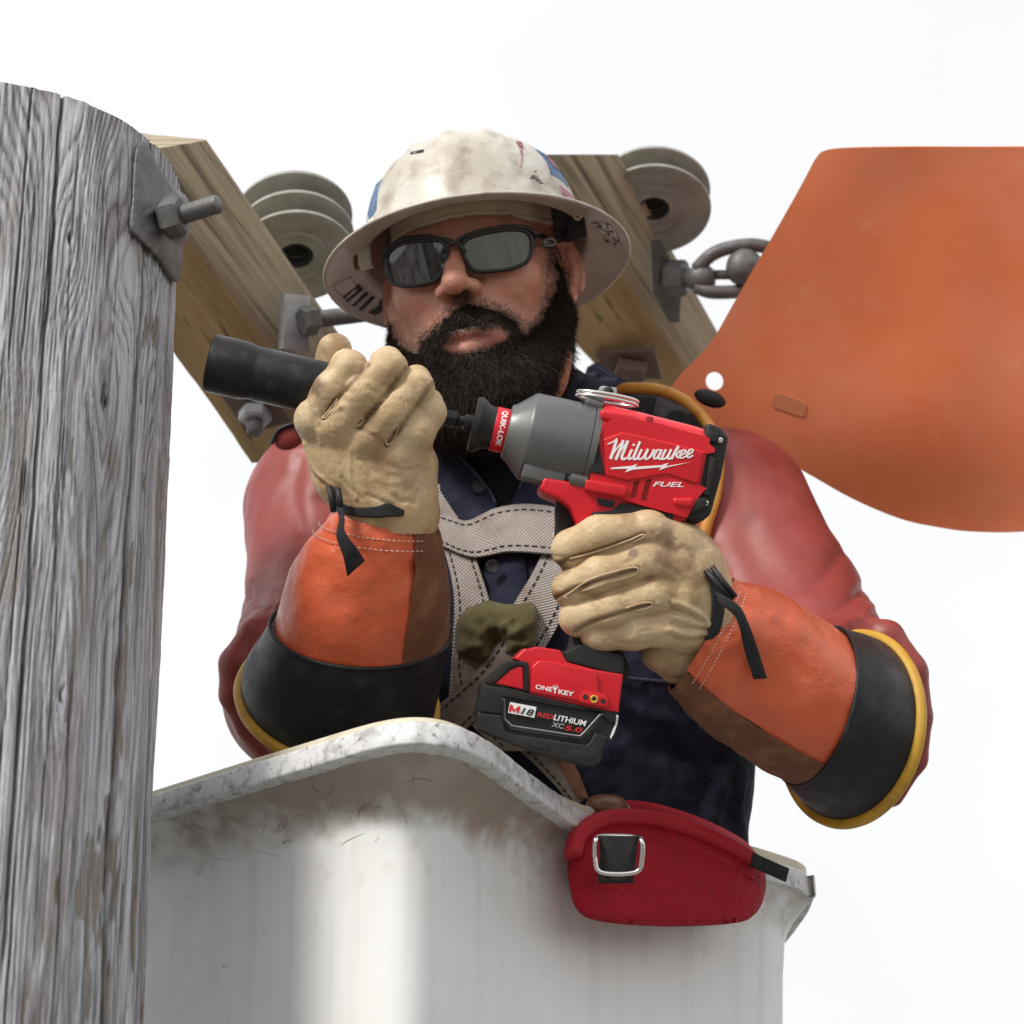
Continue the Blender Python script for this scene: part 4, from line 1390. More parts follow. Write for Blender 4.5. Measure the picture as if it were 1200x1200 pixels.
# trousers inside the bucket
def trouser_f(P):
    d = ell(P, V(664, 1100, 2.20), (.176, .12, .114))
    hip = V(655, 1100, 2.21)
    for s in (-1, 1):
        a = hip + np.array([s * .09, 0, 0]); k2 = a - UP * .42 + np.array([0, 0, .01]); ft = k2 - UP * .38
        d = smin(d, chain(P, [a, k2, ft], [.084, .068, .060], .01), .03)
    return d


TP, TQ = sdf_mesh(trouser_f, np.array([-.30, -1.50, -2.5]), np.array([.36, -.28, -1.4]), .011, 1)
make('trousers', TP, TQ, M['navy'], person)

# ------------------------------------------------------------------ red rubber sleeves
def sleeveR_f(P):
    d = chain(P, [SHR, V(905, 712, 2.25), V(968, 818, 2.12)], [.098, .088, .084], .02)
    d = smin(d, rcone(P, V(985, 832, 2.11), V(930, 800, 2.05), .080, .066), .02)
    roll = chain(P, [V(1000, 738, 2.10), V(1038, 750, 2.09), V(1064, 788, 2.08), V(1070, 840, 2.075), V(1066, 888, 2.08), V(1044, 930, 2.09)], [.015, .017, .018, .017, .016, .012], .004)
    d = smin(d, roll, .006)
    return smax(d, -ell(P, V(1052, 872, 2.02), (.02, .035, .05)), .01)


def sleeveL_f(P):
    d = chain(P, [SHL, V(388, 705, 2.24), V(372, 800, 2.13)], [.098, .083, .088], .02)
    d = smin(d, rcone(P, V(372, 815, 2.11), V(410, 770, 2.03), .086, .068), .02)
    roll = chain(P, [V(330, 715, 2.08), V(300, 742, 2.075), V(281, 780, 2.07), V(278, 815, 2.07), V(292, 848, 2.07), V(330, 885, 2.07)], [.012, .016, .019, .018, .013, .012], .004)
    d = smin(d, roll, .006)
    return smax(d, -ell(P, V(292, 812, 2.035), (.011, .022, .03)), .008)


sleeves = []
for fn, lo, hi in ((sleeveR_f, V(760, 1000, 2.30), V(1110, 470, 2.30)), (sleeveL_f, V(240, 960, 2.30), V(540, 460, 2.30))):
    lo = np.array([lo[0], lo[1], -2.46]); hi = np.array([hi[0], hi[1], -1.93])
    P, Q = sdf_mesh(fn, lo, hi, .004)
    N = vnormals(P, Q)
    P = P + N * (.0022 * fbm(P[:, 0] / .06, P[:, 1] / .09, P[:, 2] / .06, o=3))[:, None]
    if fn is sleeveR_f:
        P = emboss(P, N, [(860, 560), (880, 640), (930, 720)], 22, -.004)
        P = emboss(P, N, [(1000, 735), (1022, 738), (1036, 752)], 5, -.004)
        for ln_, wd_, am_ in (([(1012, 690), (985, 712), (950, 722)], 7, -.0040), ([(1020, 712), (1000, 728), (970, 738)], 5, .0030), ([(985, 650), (960, 680), (930, 690)], 9, -.0030), ([(1055, 770), (1048, 800), (1050, 830)], 5, -.003)):
            P = emboss(P, N, ln_, wd_, am_)
    else:
        P = emboss(P, N, [(330, 560), (322, 620), (300, 700)], 20, -.004)
        for ln_, wd_, am_ in (([(292, 700), (312, 712), (335, 708)], 6, -.0036), ([(296, 680), (320, 690), (345, 682)], 6, .0026), ([(350, 540), (345, 580), (352, 620)], 9, -.003), ([(285, 850), (300, 866), (312, 885)], 5, -.003), ([(300, 730), (290, 760), (285, 790)], 4, -.002)):
            P = emboss(P, N, ln_, wd_, am_)
    sleeves.append(make('rubber_sleeve', P, Q, M['sleeve'], person))
# shoulder opening of the right sleeve: amber bead, ribbed elastic, black tab
pp = catmull(pts([(712, 476, 2.34), (727, 458, 2.33), (745, 455, 2.32), (772, 457, 2.31), (800, 468, 2.295), (822, 487, 2.28), (836, 510, 2.262), (842, 540, 2.245), (838, 580, 2.225), (828, 615, 2.215), (822, 645, 2.21)]), 90)
make('bead', *tube(pp, .0062, 14), M['beado'], sleeves[0])
ob = strip(pts([(748, 462, 2.332), (775, 464, 2.325), (802, 476, 2.31), (826, 500, 2.29), (834, 530, 2.27)]), pts([(735, 492, 2.315), (765, 496, 2.305), (790, 506, 2.29), (812, 524, 2.275), (822, 545, 2.26)]), .003, 30, 8, .004)
make('elastic', ob[0], ob[1], M['strap'], sleeves[0], attrs={'st': ob[2]})
m = MB()
for i in range(15):
    t = i / 14
    a = V(772 + 36 * t, 466 + 14 * t, 2.318 - .014 * t); b = V(766 + 34 * t, 486 + 16 * t, 2.307 - .014 * t)
    m.add(tube([a, b], .0013, 6))
m.make('elastic_ribs', M['galv'], sleeves[0])
v, f = sdf_mesh(lambda P: ell(P, V(832, 467, 2.292), (.0170, .0088, .007), rot('z', -.35)), V(800, 500, 2.31) - .01, V(865, 440, 2.27) + .01, .0016)
make('fastening_tab', v, f, M['rubber'], sleeves[0])
v, f = sdf_mesh(lambda P: ell(P, V(340, 512, 2.20), (.017, .012, .006), rot('z', .5)), V(300, 550, 2.23) - .01, V(380, 470, 2.17) + .01, .0016)
make('fastening_tab', v, f, M['sleeve'], sleeves[1])
pp = catmull(pts([(318, 520, 2.196), (326, 505, 2.195), (340, 498, 2.194), (352, 497, 2.194)]), 20)
make('tab_edge', *tube(pp, .0022, 8), M['rubber'], sleeves[1])

# ------------------------------------------------------------------ gloves
PXM = .72e-3


def fing(P, c, r, k=.006):
    return chain(P, [V(*q) for q in c], [x * PXM for x in r], k)


def handL_f(P):
    W = V(450, 588, 1.892)
    palm = ell(P, V(432, 542, 1.888), (.050, .048, .027))
    for x, y, d_, r in ((368, 492, 1.884, 21), (398, 500, 1.880, 25), (436, 516, 1.878, 25), (472, 536, 1.880, 25)):
        palm = smin(palm, rcone(P, V(x, y, d_), W, r * PXM, 40 * PXM), .014)
    palm = smin(palm, rcone(P, V(490, 545, 1.888), V(482, 600, 1.892), 22 * PXM, 28 * PXM), .012)
    palm = smin(palm, rcone(P, V(369, 492, 1.892), V(406, 566, 1.893), 19 * PXM, 24 * PXM), .010)
    palm = smin(palm, rcone(P, V(435, 590, 1.893), V(470, 606, 1.893), 38 * PXM, 42 * PXM), .012)
    fs = [([(369, 490, 1.872), (388, 458, 1.864), (409, 433, 1.868), (406, 428, 1.905), (390, 458, 1.928)], [20.5, 21, 21.5, 18, 15]),
          ([(396, 498, 1.866), (426, 462, 1.857), (455, 433, 1.862), (454, 426, 1.902), (440, 458, 1.928)], [23, 22, 22, 19, 15]),
          ([(434, 514, 1.866), (461, 482, 1.858), (487, 456, 1.865), (487, 447, 1.902), (474, 478, 1.928)], [23, 22, 21.5, 18, 15]),
          ([(470, 534, 1.870), (486, 508, 1.865), (502, 483, 1.872), (501, 474, 1.905), (490, 504, 1.928)], [23, 22, 20.5, 18, 15])]
    d = palm
    for c, r in fs:
        e = smin(palm, fing(P, c, r), .012)
        d = smin(d, e, .0015)
    th = fing(P, [(372, 492, 1.905), (380, 448, 1.934), (392, 410, 1.930)], [18, 20, 20.5])
    d = smin(d, th, .003)
    return d


def handR_f(P):
    W = V(824, 726, 1.900)
    palm = ell(P, V(808, 692, 1.888), (.034, .052, .027))
    for x, y, d_, r in ((792, 640, 1.880, 26), (801, 672, 1.876, 27), (803, 704, 1.876, 27), (803, 733, 1.880, 25)):
        palm = smin(palm, rcone(P, V(x, y, d_), W, r * PXM, 42 * PXM), .014)
    palm = smin(palm, rcone(P, W, V(828, 732, 1.902), 41 * PXM, 40 * PXM), .012)
    fs = [([(792, 642, 1.876), (760, 624, 1.864), (702, 628, 1.858), (669, 644, 1.870), (674, 656, 1.908), (700, 652, 1.932)], [27, 25, 23, 21.5, 18, 15]),
          ([(800, 674, 1.872), (758, 658, 1.858), (704, 674, 1.853), (669, 690, 1.866), (674, 700, 1.908), (700, 700, 1.932)], [27, 24.5, 22.5, 20.5, 18, 15]),
          ([(803, 705, 1.872), (766, 698, 1.858), (718, 713, 1.853), (677, 724, 1.866), (682, 730, 1.908), (705, 730, 1.932)], [27, 24, 22, 20.5, 18, 15]),
          ([(804, 734, 1.876), (778, 733, 1.864), (742, 739, 1.860), (703, 743, 1.868), (706, 747, 1.902), (720, 747, 1.926)], [25, 23.5, 22, 21, 17, 14])]
    d = palm
    for c, r in fs:
        e = smin(palm, fing(P, c, r), .012)
        d = smin(d, e, .0015)
    heel = smin(rcone(P, V(778, 762, 1.900), V(812, 768, 1.908), 28 * PXM, 38 * PXM), rcone(P, V(800, 766, 1.908), V(816, 748, 1.905), 35 * PXM, 38 * PXM), .01)
    d = smin(d, heel, .004)
    th = fing(P, [(806, 700, 1.925), (765, 665, 1.948), (715, 655, 1.948)], [24, 21, 18])
    return smin(d, th, .006)


def glove_mesh(fn, lo, hi, ridges):
    P, Q = sdf_mesh(fn, lo, hi, .0017)
    N = vnormals(P, Q)
    P = P + N * (.0006 * fbm(P[:, 0] / .026, P[:, 1] / .022, P[:, 2] / .022, o=3))[:, None]
    for line, wd, am in ridges:
        P = emboss(P, N, line, wd, am)
    px = topx(P); c0 = px.mean(0); sp_ = px.std(0)
    for k in range(120):                                  # short random wear creases
        x0, y0 = c0 + RNG.normal(0, 1, 2) * sp_ * 1.1; an = RNG.uniform(-.4, 1.0) if fn is handR_f else RNG.uniform(-.2, 1.6); L1 = RNG.uniform(5, 16)
        P = emboss(P, N, [(x0, y0), (x0 + L1 * .5 * math.cos(an) + RNG.normal(0, 1.2), y0 + L1 * .5 * math.sin(an)), (x0 + L1 * math.cos(an), y0 + L1 * math.sin(an))], 1.3, RNG.choice([-.0007, -.0005, .0005]))
    return P, Q


gL = [([(431, 428), (412, 448), (392, 470), (378, 490)], 2.1, -.0036), ([(477, 432), (458, 456), (438, 480), (420, 501)], 2.1, -.0036), ([(509, 449), (490, 474), (470, 500), (453, 522)], 2.1, -.0036), ([(411, 526), (410, 545), (412, 566), (418, 584)], 1.6, .0013), ([(357, 520), (366, 547), (380, 562), (392, 570)], 2.2, .0018), ([(352, 524), (362, 552), (378, 568)], 2.4, -.0015), ([(376, 520), (372, 500), (380, 488), (400, 476)], 2.4, .0012),
      ([(430, 580), (445, 586), (458, 592)], 2.2, -.0016), ([(462, 580), (470, 588), (478, 586), (486, 590)], 2.2, -.0018), ([(490, 575), (486, 586)], 2, -.0015), ([(400, 560), (410, 572), (424, 584)], 2.4, -.0012),
      ([(505, 520), (508, 545), (512, 580)], 1.6, .0012), ([(356, 455), (360, 475), (372, 500)], 3, -.0012), ([(470, 468), (484, 476), (498, 480)], 2, -.0007), ([(430, 452), (445, 462), (462, 468)], 2, -.0007), ([(392, 448), (405, 456), (416, 460)], 2, -.0007),
      ([(422, 500), (440, 515), (452, 522)], 3, -.0010), ([(455, 545), (475, 552), (492, 548)], 3, -.0008), ([(440, 560), (455, 566), (470, 564)], 2.6, .0008)]
gR = [([(650, 664), (666, 656), (697, 647), (728, 636), (754, 627)], 2.1, -.0033), ([(645, 704), (668, 692), (697, 682), (724, 674), (746, 667)], 2.1, -.0033), ([(674, 740), (692, 730), (716, 722), (742, 714), (764, 708)], 2.1, -.0033), ([(790, 706), (806, 712), (822, 722), (830, 730)], 3.4, .0028), ([(785, 722), (806, 728), (829, 734)], 3.0, .0024), ([(783, 738), (806, 744), (827, 742)], 3.0, .0022), ([(788, 715), (808, 720), (828, 731)], 2.0, -.0022), ([(786, 731), (806, 736), (828, 737)], 2.0, -.0022),
      ([(790, 748), (808, 752), (826, 748)], 2.2, -.0020), ([(752, 775), (775, 793), (800, 795), (826, 780), (836, 762)], 2.0, -.0014), ([(800, 640), (812, 652), (822, 672)], 3, -.0012), ([(745, 605), (760, 618), (770, 632)], 3, -.0010),
      ([(646, 651), (665, 653), (690, 646), (740, 632)], 1.5, -.0010), ([(770, 660), (788, 668), (800, 680)], 3, -.0009), ([(690, 620), (700, 612), (712, 607)], 2, -.0006), ([(720, 752), (745, 756), (770, 752)], 2.4, -.0008), ([(700, 700), (720, 695), (735, 690)], 2, -.0005)]
HLP, HLQ = glove_mesh(handL_f, V(335, 625, 1.97) * [1, 1, 0] + [0, 0, -1.968], V(535, 375, 1.85) * [1, 1, 0] + [0, 0, -1.815], gL)
HRP, HRQ = glove_mesh(handR_f, V(632, 825, 1.97) * [1, 1, 0] + [0, 0, -1.985], V(895, 585, 1.85) * [1, 1, 0] + [0, 0, -1.815], gR)
gloveL = thing('work_glove', 'tan leather work glove clasping the long black socket, orange gauntlet pointing down', 'glove', WRL, 'gloves of the worker')
gloveR = thing('work_glove', 'tan leather work glove gripping the red tool handle below its motor', 'glove', WRR, 'gloves of the worker')
gloveL.location = world(WRL); gloveR.location = world(WRR)


def leather_col(P, Q, stains, grooves):
    N = vnormals(P, Q)
    px = topx(P)
    b = np.array([.50, .35, .19])
    big = fbm(P[:, 0] / .030, P[:, 1] / .030, P[:, 2] / .030, o=4); fine_ = fbm(P[:, 0] / .006, P[:, 1] / .006, P[:, 2] / .006, o=3)
    c = b + (np.array([.64, .49, .30]) - b) * np.clip(.35 + .6 * big + .2 * fine_, 0, 1)[:, None]
    k = np.clip(sstep(.15, .85, fbm(P[:, 0] / .022 + 7, P[:, 1] / .022, P[:, 2] / .022, o=4)) * .65 + .12 * fine_, 0, 1)[:, None]
    c = c * (1 - k) + np.array([.31, .185, .085]) * k
    for x, y, r, a, cc in stains:
        d = np.hypot(px[:, 0] - x, px[:, 1] - y) / r + .35 * fine_ + .25 * big
        k = (a * sstep(1.15, .35, d) * (N[:, 2] > -.2))[:, None]
        c = c * (1 - k) + np.array(cc) * k
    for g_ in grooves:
        k = (.78 * np.exp(-(seg_dist(px, np.array(g_, float)) / 2.8) ** 2) * (N[:, 2] > 0))[:, None]  # finger grooves darkened in the colour, painted shade that deepens the creases
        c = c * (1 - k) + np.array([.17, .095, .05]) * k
    return np.column_stack([c, np.ones(len(P))])


DK, RD = (.12, .065, .04), (.20, .09, .055)
stL = [(368, 452, 16, .8, DK), (360, 440, 12, .7, DK), (398, 396, 14, .45, RD), (440, 520, 26, .3, RD), (410, 432, 10, .35, RD)]
stR = [(743, 647, 7, .85, (.13, .05, .04)), (782, 650, 18, .55, RD), (808, 660, 14, .6, RD), (762, 678, 8, .5, RD), (735, 606, 16, .4, RD), (655, 665, 12, .6, DK), (652, 700, 10, .45, RD), (780, 628, 14, .5, RD), (690, 760, 14, .35, RD), (805, 790, 22, .35, RD)]
make('hand', HLP, HLQ, M['leather'], gloveL, attrs={'col': leather_col(HLP, HLQ, stL, [q_[0] for q_ in gL[:3]] )})
make('hand', HRP, HRQ, M['leather'], gloveR, attrs={'col': leather_col(HRP, HRQ, stR, [q_[0] for q_ in gR[:3]])})


def welt(fn, line, parent, r=.0010, sink=.0007, n=40):
    pp = drape(fn, catmull(np.array([(*p, 0) for p in line], float), n)[:, :2], 1.75, 2.1, -sink + .0004)
    make('seam_welt', *tube(pp, r, 8), M['welt'], parent)


welt(handL_f, [(454, 522), (452, 514), (458, 503), (466, 498), (465, 507), (461, 517), (454, 522)], gloveL)
welt(handL_f, [(417, 500), (419, 492), (426, 490), (423, 497), (417, 500)], gloveL)
welt(handL_f, [(377, 490), (385, 482), (395, 468), (392, 478), (382, 489), (377, 490)], gloveL)
welt(handR_f, [(664, 698), (690, 680), (720, 670), (743, 665), (748, 669), (741, 675), (712, 683), (682, 693)], gloveR)
welt(handR_f, [(733, 713), (748, 708), (761, 706), (765, 709), (758, 713), (745, 716)], gloveR)
welt(handR_f, [(668, 655), (700, 646), (735, 634), (752, 627), (755, 629), (740, 636)], gloveR, .0010)


def arm_loft(secs, th0, th1, n, m_, dth=0.0, dr=0.0):
    """tube wall from (centre px, A px, sag dir px, half depth, depth) sections between two angles"""
    S = []
    for (cx_, cy_), (ax_, ay_), (sx_, sy_), hd, d_ in secs:
        S.append([cx_, cy_, ax_, ay_, sx_, sy_, hd, d_])
    S = catmull(np.array(S, float)[:, :3], n), catmull(np.array(S, float)[:, 3:6], n), catmull(np.column_stack([np.array(S, float)[:, 6:8], np.zeros(len(S))]), n)
    th = np.linspace(rad(th0), rad(th1), m_)
    V_ = []
    for i in range(n):
        cx_, cy_, ax_ = S[0][i]; ay_, sx_, sy_ = S[1][i]; hd, d_, _ = S[2][i]
        sc = d_ / F
        c = V(cx_, cy_, d_)
        A = np.array([ax_ * sc, -ay_ * sc, 0]); Bv = np.array([sx_ * sc, -sy_ * sc, hd])
        gA, gB = 1 + dr / np.linalg.norm(A), 1 + dr / np.linalg.norm(Bv)
        V_.append(c + np.cos(th)[:, None] * A * gA + np.sin(th)[:, None] * Bv * gB)
    return np.array(V_)


def wall(name, secs, th0, th1, n, m_, mat, parent, thick=.003, dr=0.0, crumple=0.0, closed=False, stw=False):
    G = arm_loft(secs, th0, th1, n, m_, dr=dr)
    if closed: G = G[:, :-1]
    mm = G.shape[1]
    P = G.reshape(-1, 3).copy()
    f = grid_faces(n, mm, closed)
    cen = G.mean(1)
    nn_ = norm(P - np.repeat(cen, mm, 0))
    if crumple:
        lng = np.repeat(np.linspace(0, 1, n), mm)
        P += nn_ * (crumple * (fbm(P[:, 0] / .05, P[:, 1] / .05, P[:, 2] / .05, o=3) * (.4 + .9 * (1 - lng)) + .7 * (1 - lng) ** 2 * fbm(P[:, 0] / .018, P[:, 1] / .018, P[:, 2] / .018, o=2)))[:, None]
    a, b, c = P[f[0][0]], P[f[0][1]], P[f[0][2]]
    if np.cross(b - a, c - a) @ nn_[0] < 0: f = [q_[::-1] for q_ in f]
    v, f = solid(P, f, thick, nn_)
    return make(name, v, f, mat, parent, angle=60), G


secL = [((455, 597), (55, 8), (-1, 4), .030, 1.895), ((446, 625), (72, 8), (-3, 12), .040, 1.902), ((438, 662), (86, 9), (-6, 24), .050, 1.915), ((430, 700), (95, 10), (-8, 32), .058, 1.93), ((423, 737), (102, 11), (-10, 38), .064, 1.95)]
cufL = [((423, 737), (102, 11), (-10, 38), .064, 1.95), ((412, 765), (106, 15), (-12, 46), .068, 1.965), ((401, 795), (110, 22), (-15, 55), .073, 1.985), ((396, 820), (108, 28), (-18, 60), .075, 2.005)]
secR = [((822, 743), (38, -68), (2, 1), .037, 1.900), ((846, 759), (38, -78), (6, 3), .045, 1.912), ((878, 780), (37, -86), (14, 7), .052, 1.935), ((915, 803), (34, -88), (20, 10), .060, 1.955), ((955, 827), (30, -87), (25, 12), .066, 1.98)]
cufR = [((955, 827), (30, -87), (25, 12), .066, 1.98), ((973, 838), (34, -94), (38, 18), .072, 1.995), ((986, 846), (36, -97), (48, 24), .075, 2.012), ((996, 853), (37, -100), (53, 28), .079, 2.025)]
GL = wall('gauntlet', secL, 46, 330, 44, 90, M['gauntlet'], gloveL, .0025, crumple=.0052)[1]
wall('suede_panel', secL, -34, 54, 40, 36, M['suede'], gloveL, .003, dr=.0018, crumple=.0052)
GR = wall('gauntlet', secR, -50, 128, 44, 80, M['gauntlet'], gloveR, .0025, crumple=.0052)[1]
wall('suede_panel', secR, 126, 312, 40, 70, M['suede'], gloveR, .003, dr=.0018, crumple=.0052)
wall('rubber_cuff', cufL, 0, 360, 26, 97, M['rubber'], gloveL, .003, dr=.0018, closed=True)
wall('rubber_cuff', cufR, 0, 360, 26, 97, M['rubber'], gloveR, .003, dr=.0018, closed=True)
for secs, par in ((cufL, gloveL), (cufR, gloveR)):
    G = arm_loft(secs, 0, 360, 26, 121, dr=.0025)
    make('cuff_edge', *tube(G[0][:-1], .0019, 8, closed=True), M['rubber'], par)
    make('cuff_bead', *tube(G[-1][:-1], .0056, 12, closed=True), M['bead'], par)
    G2 = arm_loft(secs, 0, 360, 26, 121, dr=-.004)
    v, f = loft([G2[-1][:-1], G2[-1][:-1] * .7 + G2[-1][:-1].mean(0) * .3 - np.array([0, 0, .004])], False, True)
    make('cuff_lining', v, f, M['rubber'], par)
# stitching along the gauntlets' hand edges
def stitches(G, rows, j0, j1, par, off=.0006):
    m = MB()
    for r in rows:
        line = catmull(G[r, j0:j1], 90)
        t, N_, B_ = frames(line)
        c = G[r].mean(0)
        for k in range(0, 88, 3):
            nrm = norm(line[k] - c); a, b = line[k] + nrm * off, line[k + 2] * .9 + line[k] * .1 + nrm * off
            m.add(tube([a, b], .00055, 5))
    o = m.make('stitching', M['wstitch'], par)
    tag(o, kind='stuff')


stitches(GL, (9, 12), 0, 44, gloveL, .0030)
stitches(GR, (4, 7), 40, 80, gloveR, .0028)

# wrist straps
def sfL(P): return np.minimum(handL_f(P), 9)


def strap_on(fn, Lp, Rp, par, off=.0022, n=26):
    A = drape(fn, catmull(np.array([(*p, 0) for p in Lp], float), n)[:, :2], 1.75, 2.0, off); B = drape(fn, catmull(np.array([(*p, 0) for p in Rp], float), n)[:, :2], 1.75, 2.0, off)
    s = strip(A, B, .0016, n, 6)
    return make('wrist_strap', s[0], s[1], M['strap'], par, attrs={'st': s[2]})


strap_on(handL_f, [(388, 571), (398, 588), (415, 595), (440, 594), (455, 590), (474, 598)], [(390, 590), (400, 600), (415, 605), (440, 607), (456, 606), (473, 605)], gloveL)
tl = strip(pts([(390, 590, 1.858), (397, 606, 1.845), (394, 628, 1.838), (402, 652, 1.84), (407, 676, 1.848)]), pts([(401, 588, 1.856), (404, 606, 1.843), (404, 622, 1.836), (418, 642, 1.838), (428, 657, 1.846)]), .0015, 24, 5, .001)
make('strap_tail', tl[0], tl[1], M['strap'], gloveL, attrs={'st': tl[2]})
for q_ in (((386, 570), (391, 600)), ((396, 572), (400, 598))):
    make('buckle', *tube(pts([(*q_[0], 1.856), (*q_[1], 1.853)]), .0026, 8), M['dark'], gloveL)
strap_on(handR_f, [(826, 668), (834, 690), (835, 716), (831, 735), (826, 750)], [(838, 672), (848, 692), (849, 716), (844, 738), (836, 757)], gloveR)
tl = strip(pts([(838, 694, 1.848), (852, 700, 1.840), (868, 712, 1.84), (879, 735, 1.845), (888, 760, 1.86), (899, 795, 1.872)]), pts([(842, 708, 1.848), (852, 714, 1.840), (862, 724, 1.84), (868, 742, 1.845), (873, 765, 1.86), (883, 796, 1.872)]), .0016, 26, 5, .001)
make('strap_tail', tl[0], tl[1], M['strap'], gloveR, attrs={'st': tl[2]})
m = MB()
for a_, b_ in (((827, 668), (858, 704)), ((834, 664), (862, 700))):
    m.add(tube(pts([(*a_, 1.853), (*b_, 1.848)]), .0024, 8))
m.make('buckle', M['dark'], gloveR)
# ================================================================== HARD HAT
HC = V(558, 299, 2.305)
HT = rot('z', rad(7.3)) @ rot('x', rad(-18)) @ rot('y', rad(-9))
hat = thing('hard_hat', 'scuffed white full brim hard hat with worn stickers, on the worker', 'hard hat', HC)
ZF = 1.08
tp = lambda l: HC + np.asarray(l, float) @ HT.T
prof = np.array([(0, .116), (.024, .1155), (.054, .110), (.082, .095), (.101, .069), (.1105, .041), (.1165, .014), (.1200, .004), (.128, .0005), (.142, -.0045), (.1535, -.0095), (.1585, -.0125)])
PROF = catmull(np.array([(*p, 0) for p in prof]), 70)[:, :2]


def shell(theta, r_h, off=0.0):
    """theta: 90 degrees = front"""
    r, h = r_h
    c, s = math.cos(theta), math.sin(theta)
    k = abs(c) ** 2
    rid = 0.0
    if h > .05:
        for w0, ww in ((0.0, .012), (.038, .007), (-.038, .007)):
            rid += .0045 * math.exp(-(((r * c) - w0) / ww) ** 2) * min(1, (h - .05) / .03)
    p = np.array([r * c, h + rid, r * ZF * s])
    if off:
        n = norm(np.array([c, .35 if h > .01 else (1.0 if off > 0 else 1.0), s]))
        p = p + n * off
    return p


NTH = 120
rings = []
for r, h in PROF: rings.append([tp(shell(2 * math.pi * j / NTH, (max(r, 1e-4), h))) for j in range(NTH)])
edge = [(.1598, -.0140), (.1590, -.0158), (.1570, -.0158)]
for r, h in edge: rings.append([tp(shell(2 * math.pi * j / NTH, (r, h))) for j in range(NTH)])
v, f = loft(rings, False, False)
f = [q[::-1] for q in f]
make('shell', v, f, M['hat'], hat)
inner = [(r - .0028 if r > .12 else r - .0035, h - .0032) for r, h in PROF[::-1] if r > .01]
rings = [[tp(shell(2 * math.pi * j / NTH, (r, h))) for j in range(NTH)] for r, h in [(.1572, -.0157)] + inner]
v, f = loft(rings, False, True)
make('shell_lining', v, f, M['hatin'], hat)
# dark groove line above the brim, front
pp = np.array([tp(shell(t, (.1205, .0045), .0006)) for t in np.linspace(rad(20), rad(160), 60)])
make('brim_groove', *tube(pp, .0009, 6), M['ink'], hat)


def decal(name, quad_fn, mat, poly, sp=None):
    """flat print following the shell; poly in (theta degrees, t) with t in 0..1 along the profile"""
    oc = np.array(poly, float)
    v2, t2 = tri_sheet(oc, sp or 2.0)
    P = np.array([quad_fn(a, b) for a, b in v2])
    n_ = np.zeros(3)
    for q in t2: n_ += np.cross(P[q[1]] - P[q[0]], P[q[2]] - P[q[0]])
    tt = [tuple(q) for q in t2]
    c = P.mean(0)
    if n_ @ (quad_fn(*v2.mean(0), extra=.002) - quad_fn(*v2.mean(0))) < 0: tt = [q[::-1] for q in tt]
    return make(name, *solid(P, tt, .0004), mat, hat)


def on_crown(a, hmm, extra=0.0):        # a degrees, hmm millimetres above the brim
    h = hmm / 1000
    i = np.argmin(np.abs(PROF[:, 1] - h) + (PROF[:, 0] < .06) * 1)
    return tp(shell(rad(a), (PROF[i, 0] + .0006 + extra, h)))


def on_under(a, rmm, extra=0.0):        # underside of the brim
    r = rmm / 1000
    h = np.interp(r, PROF[:, 0], PROF[:, 1])
    p = shell(rad(a), (r - .0028, h - .0032)); p[1] -= .0007 + extra
    return tp(p)


# side and front prints
decal('sticker', on_crown, M['blue'], [(137, 32), (138, 72), (150, 76), (151, 40), (144, 28)])
decal('sticker', on_crown, M['sticker'], [(139, 10), (139, 27), (152, 34), (153, 8)])
decal('sticker', on_crown, M['blue'], [(29, 45), (29, 82), (12, 84), (11, 44)])
decal('sticker', on_crown, M['maroon'], [(24, 14), (25, 36), (9, 36), (8, 15)])
decal('sticker', on_crown, M['maroon'], [(50, 42), (44, 84), (40, 84)])
o_ = [(22, 62), (22, 80), (12, 80), (12, 62)]
decal('sticker', lambda a, b, extra=0: on_crown(a, b, extra + .0005), M['maroon'], o_)
decal('scratch', on_crown, M['ink'], [(104, 76), (104, 79), (113, 78), (113, 75)])
for k in range(9):
    a0 = 40 + 9 * RNG.random(); h0 = 26 + 16 * RNG.random()
    decal('scribble', on_crown, M['ink'], [(a0, h0), (a0 - 1.2 - 4 * RNG.random(), h0 + 1 + 3 * RNG.random()), (a0 - 1, h0 + 2.2)], 1.5)
for a0, a1, h0 in ((128, 141, 7.5), (118, 126, 9), (95, 108, 6.8), (70, 80, 7.2)):
    decal('scratch', on_crown, M['ink'], [(a0, h0), (a1, h0 - 1.2), (a1, h0 + .8), (a0, h0 + 1.4)])
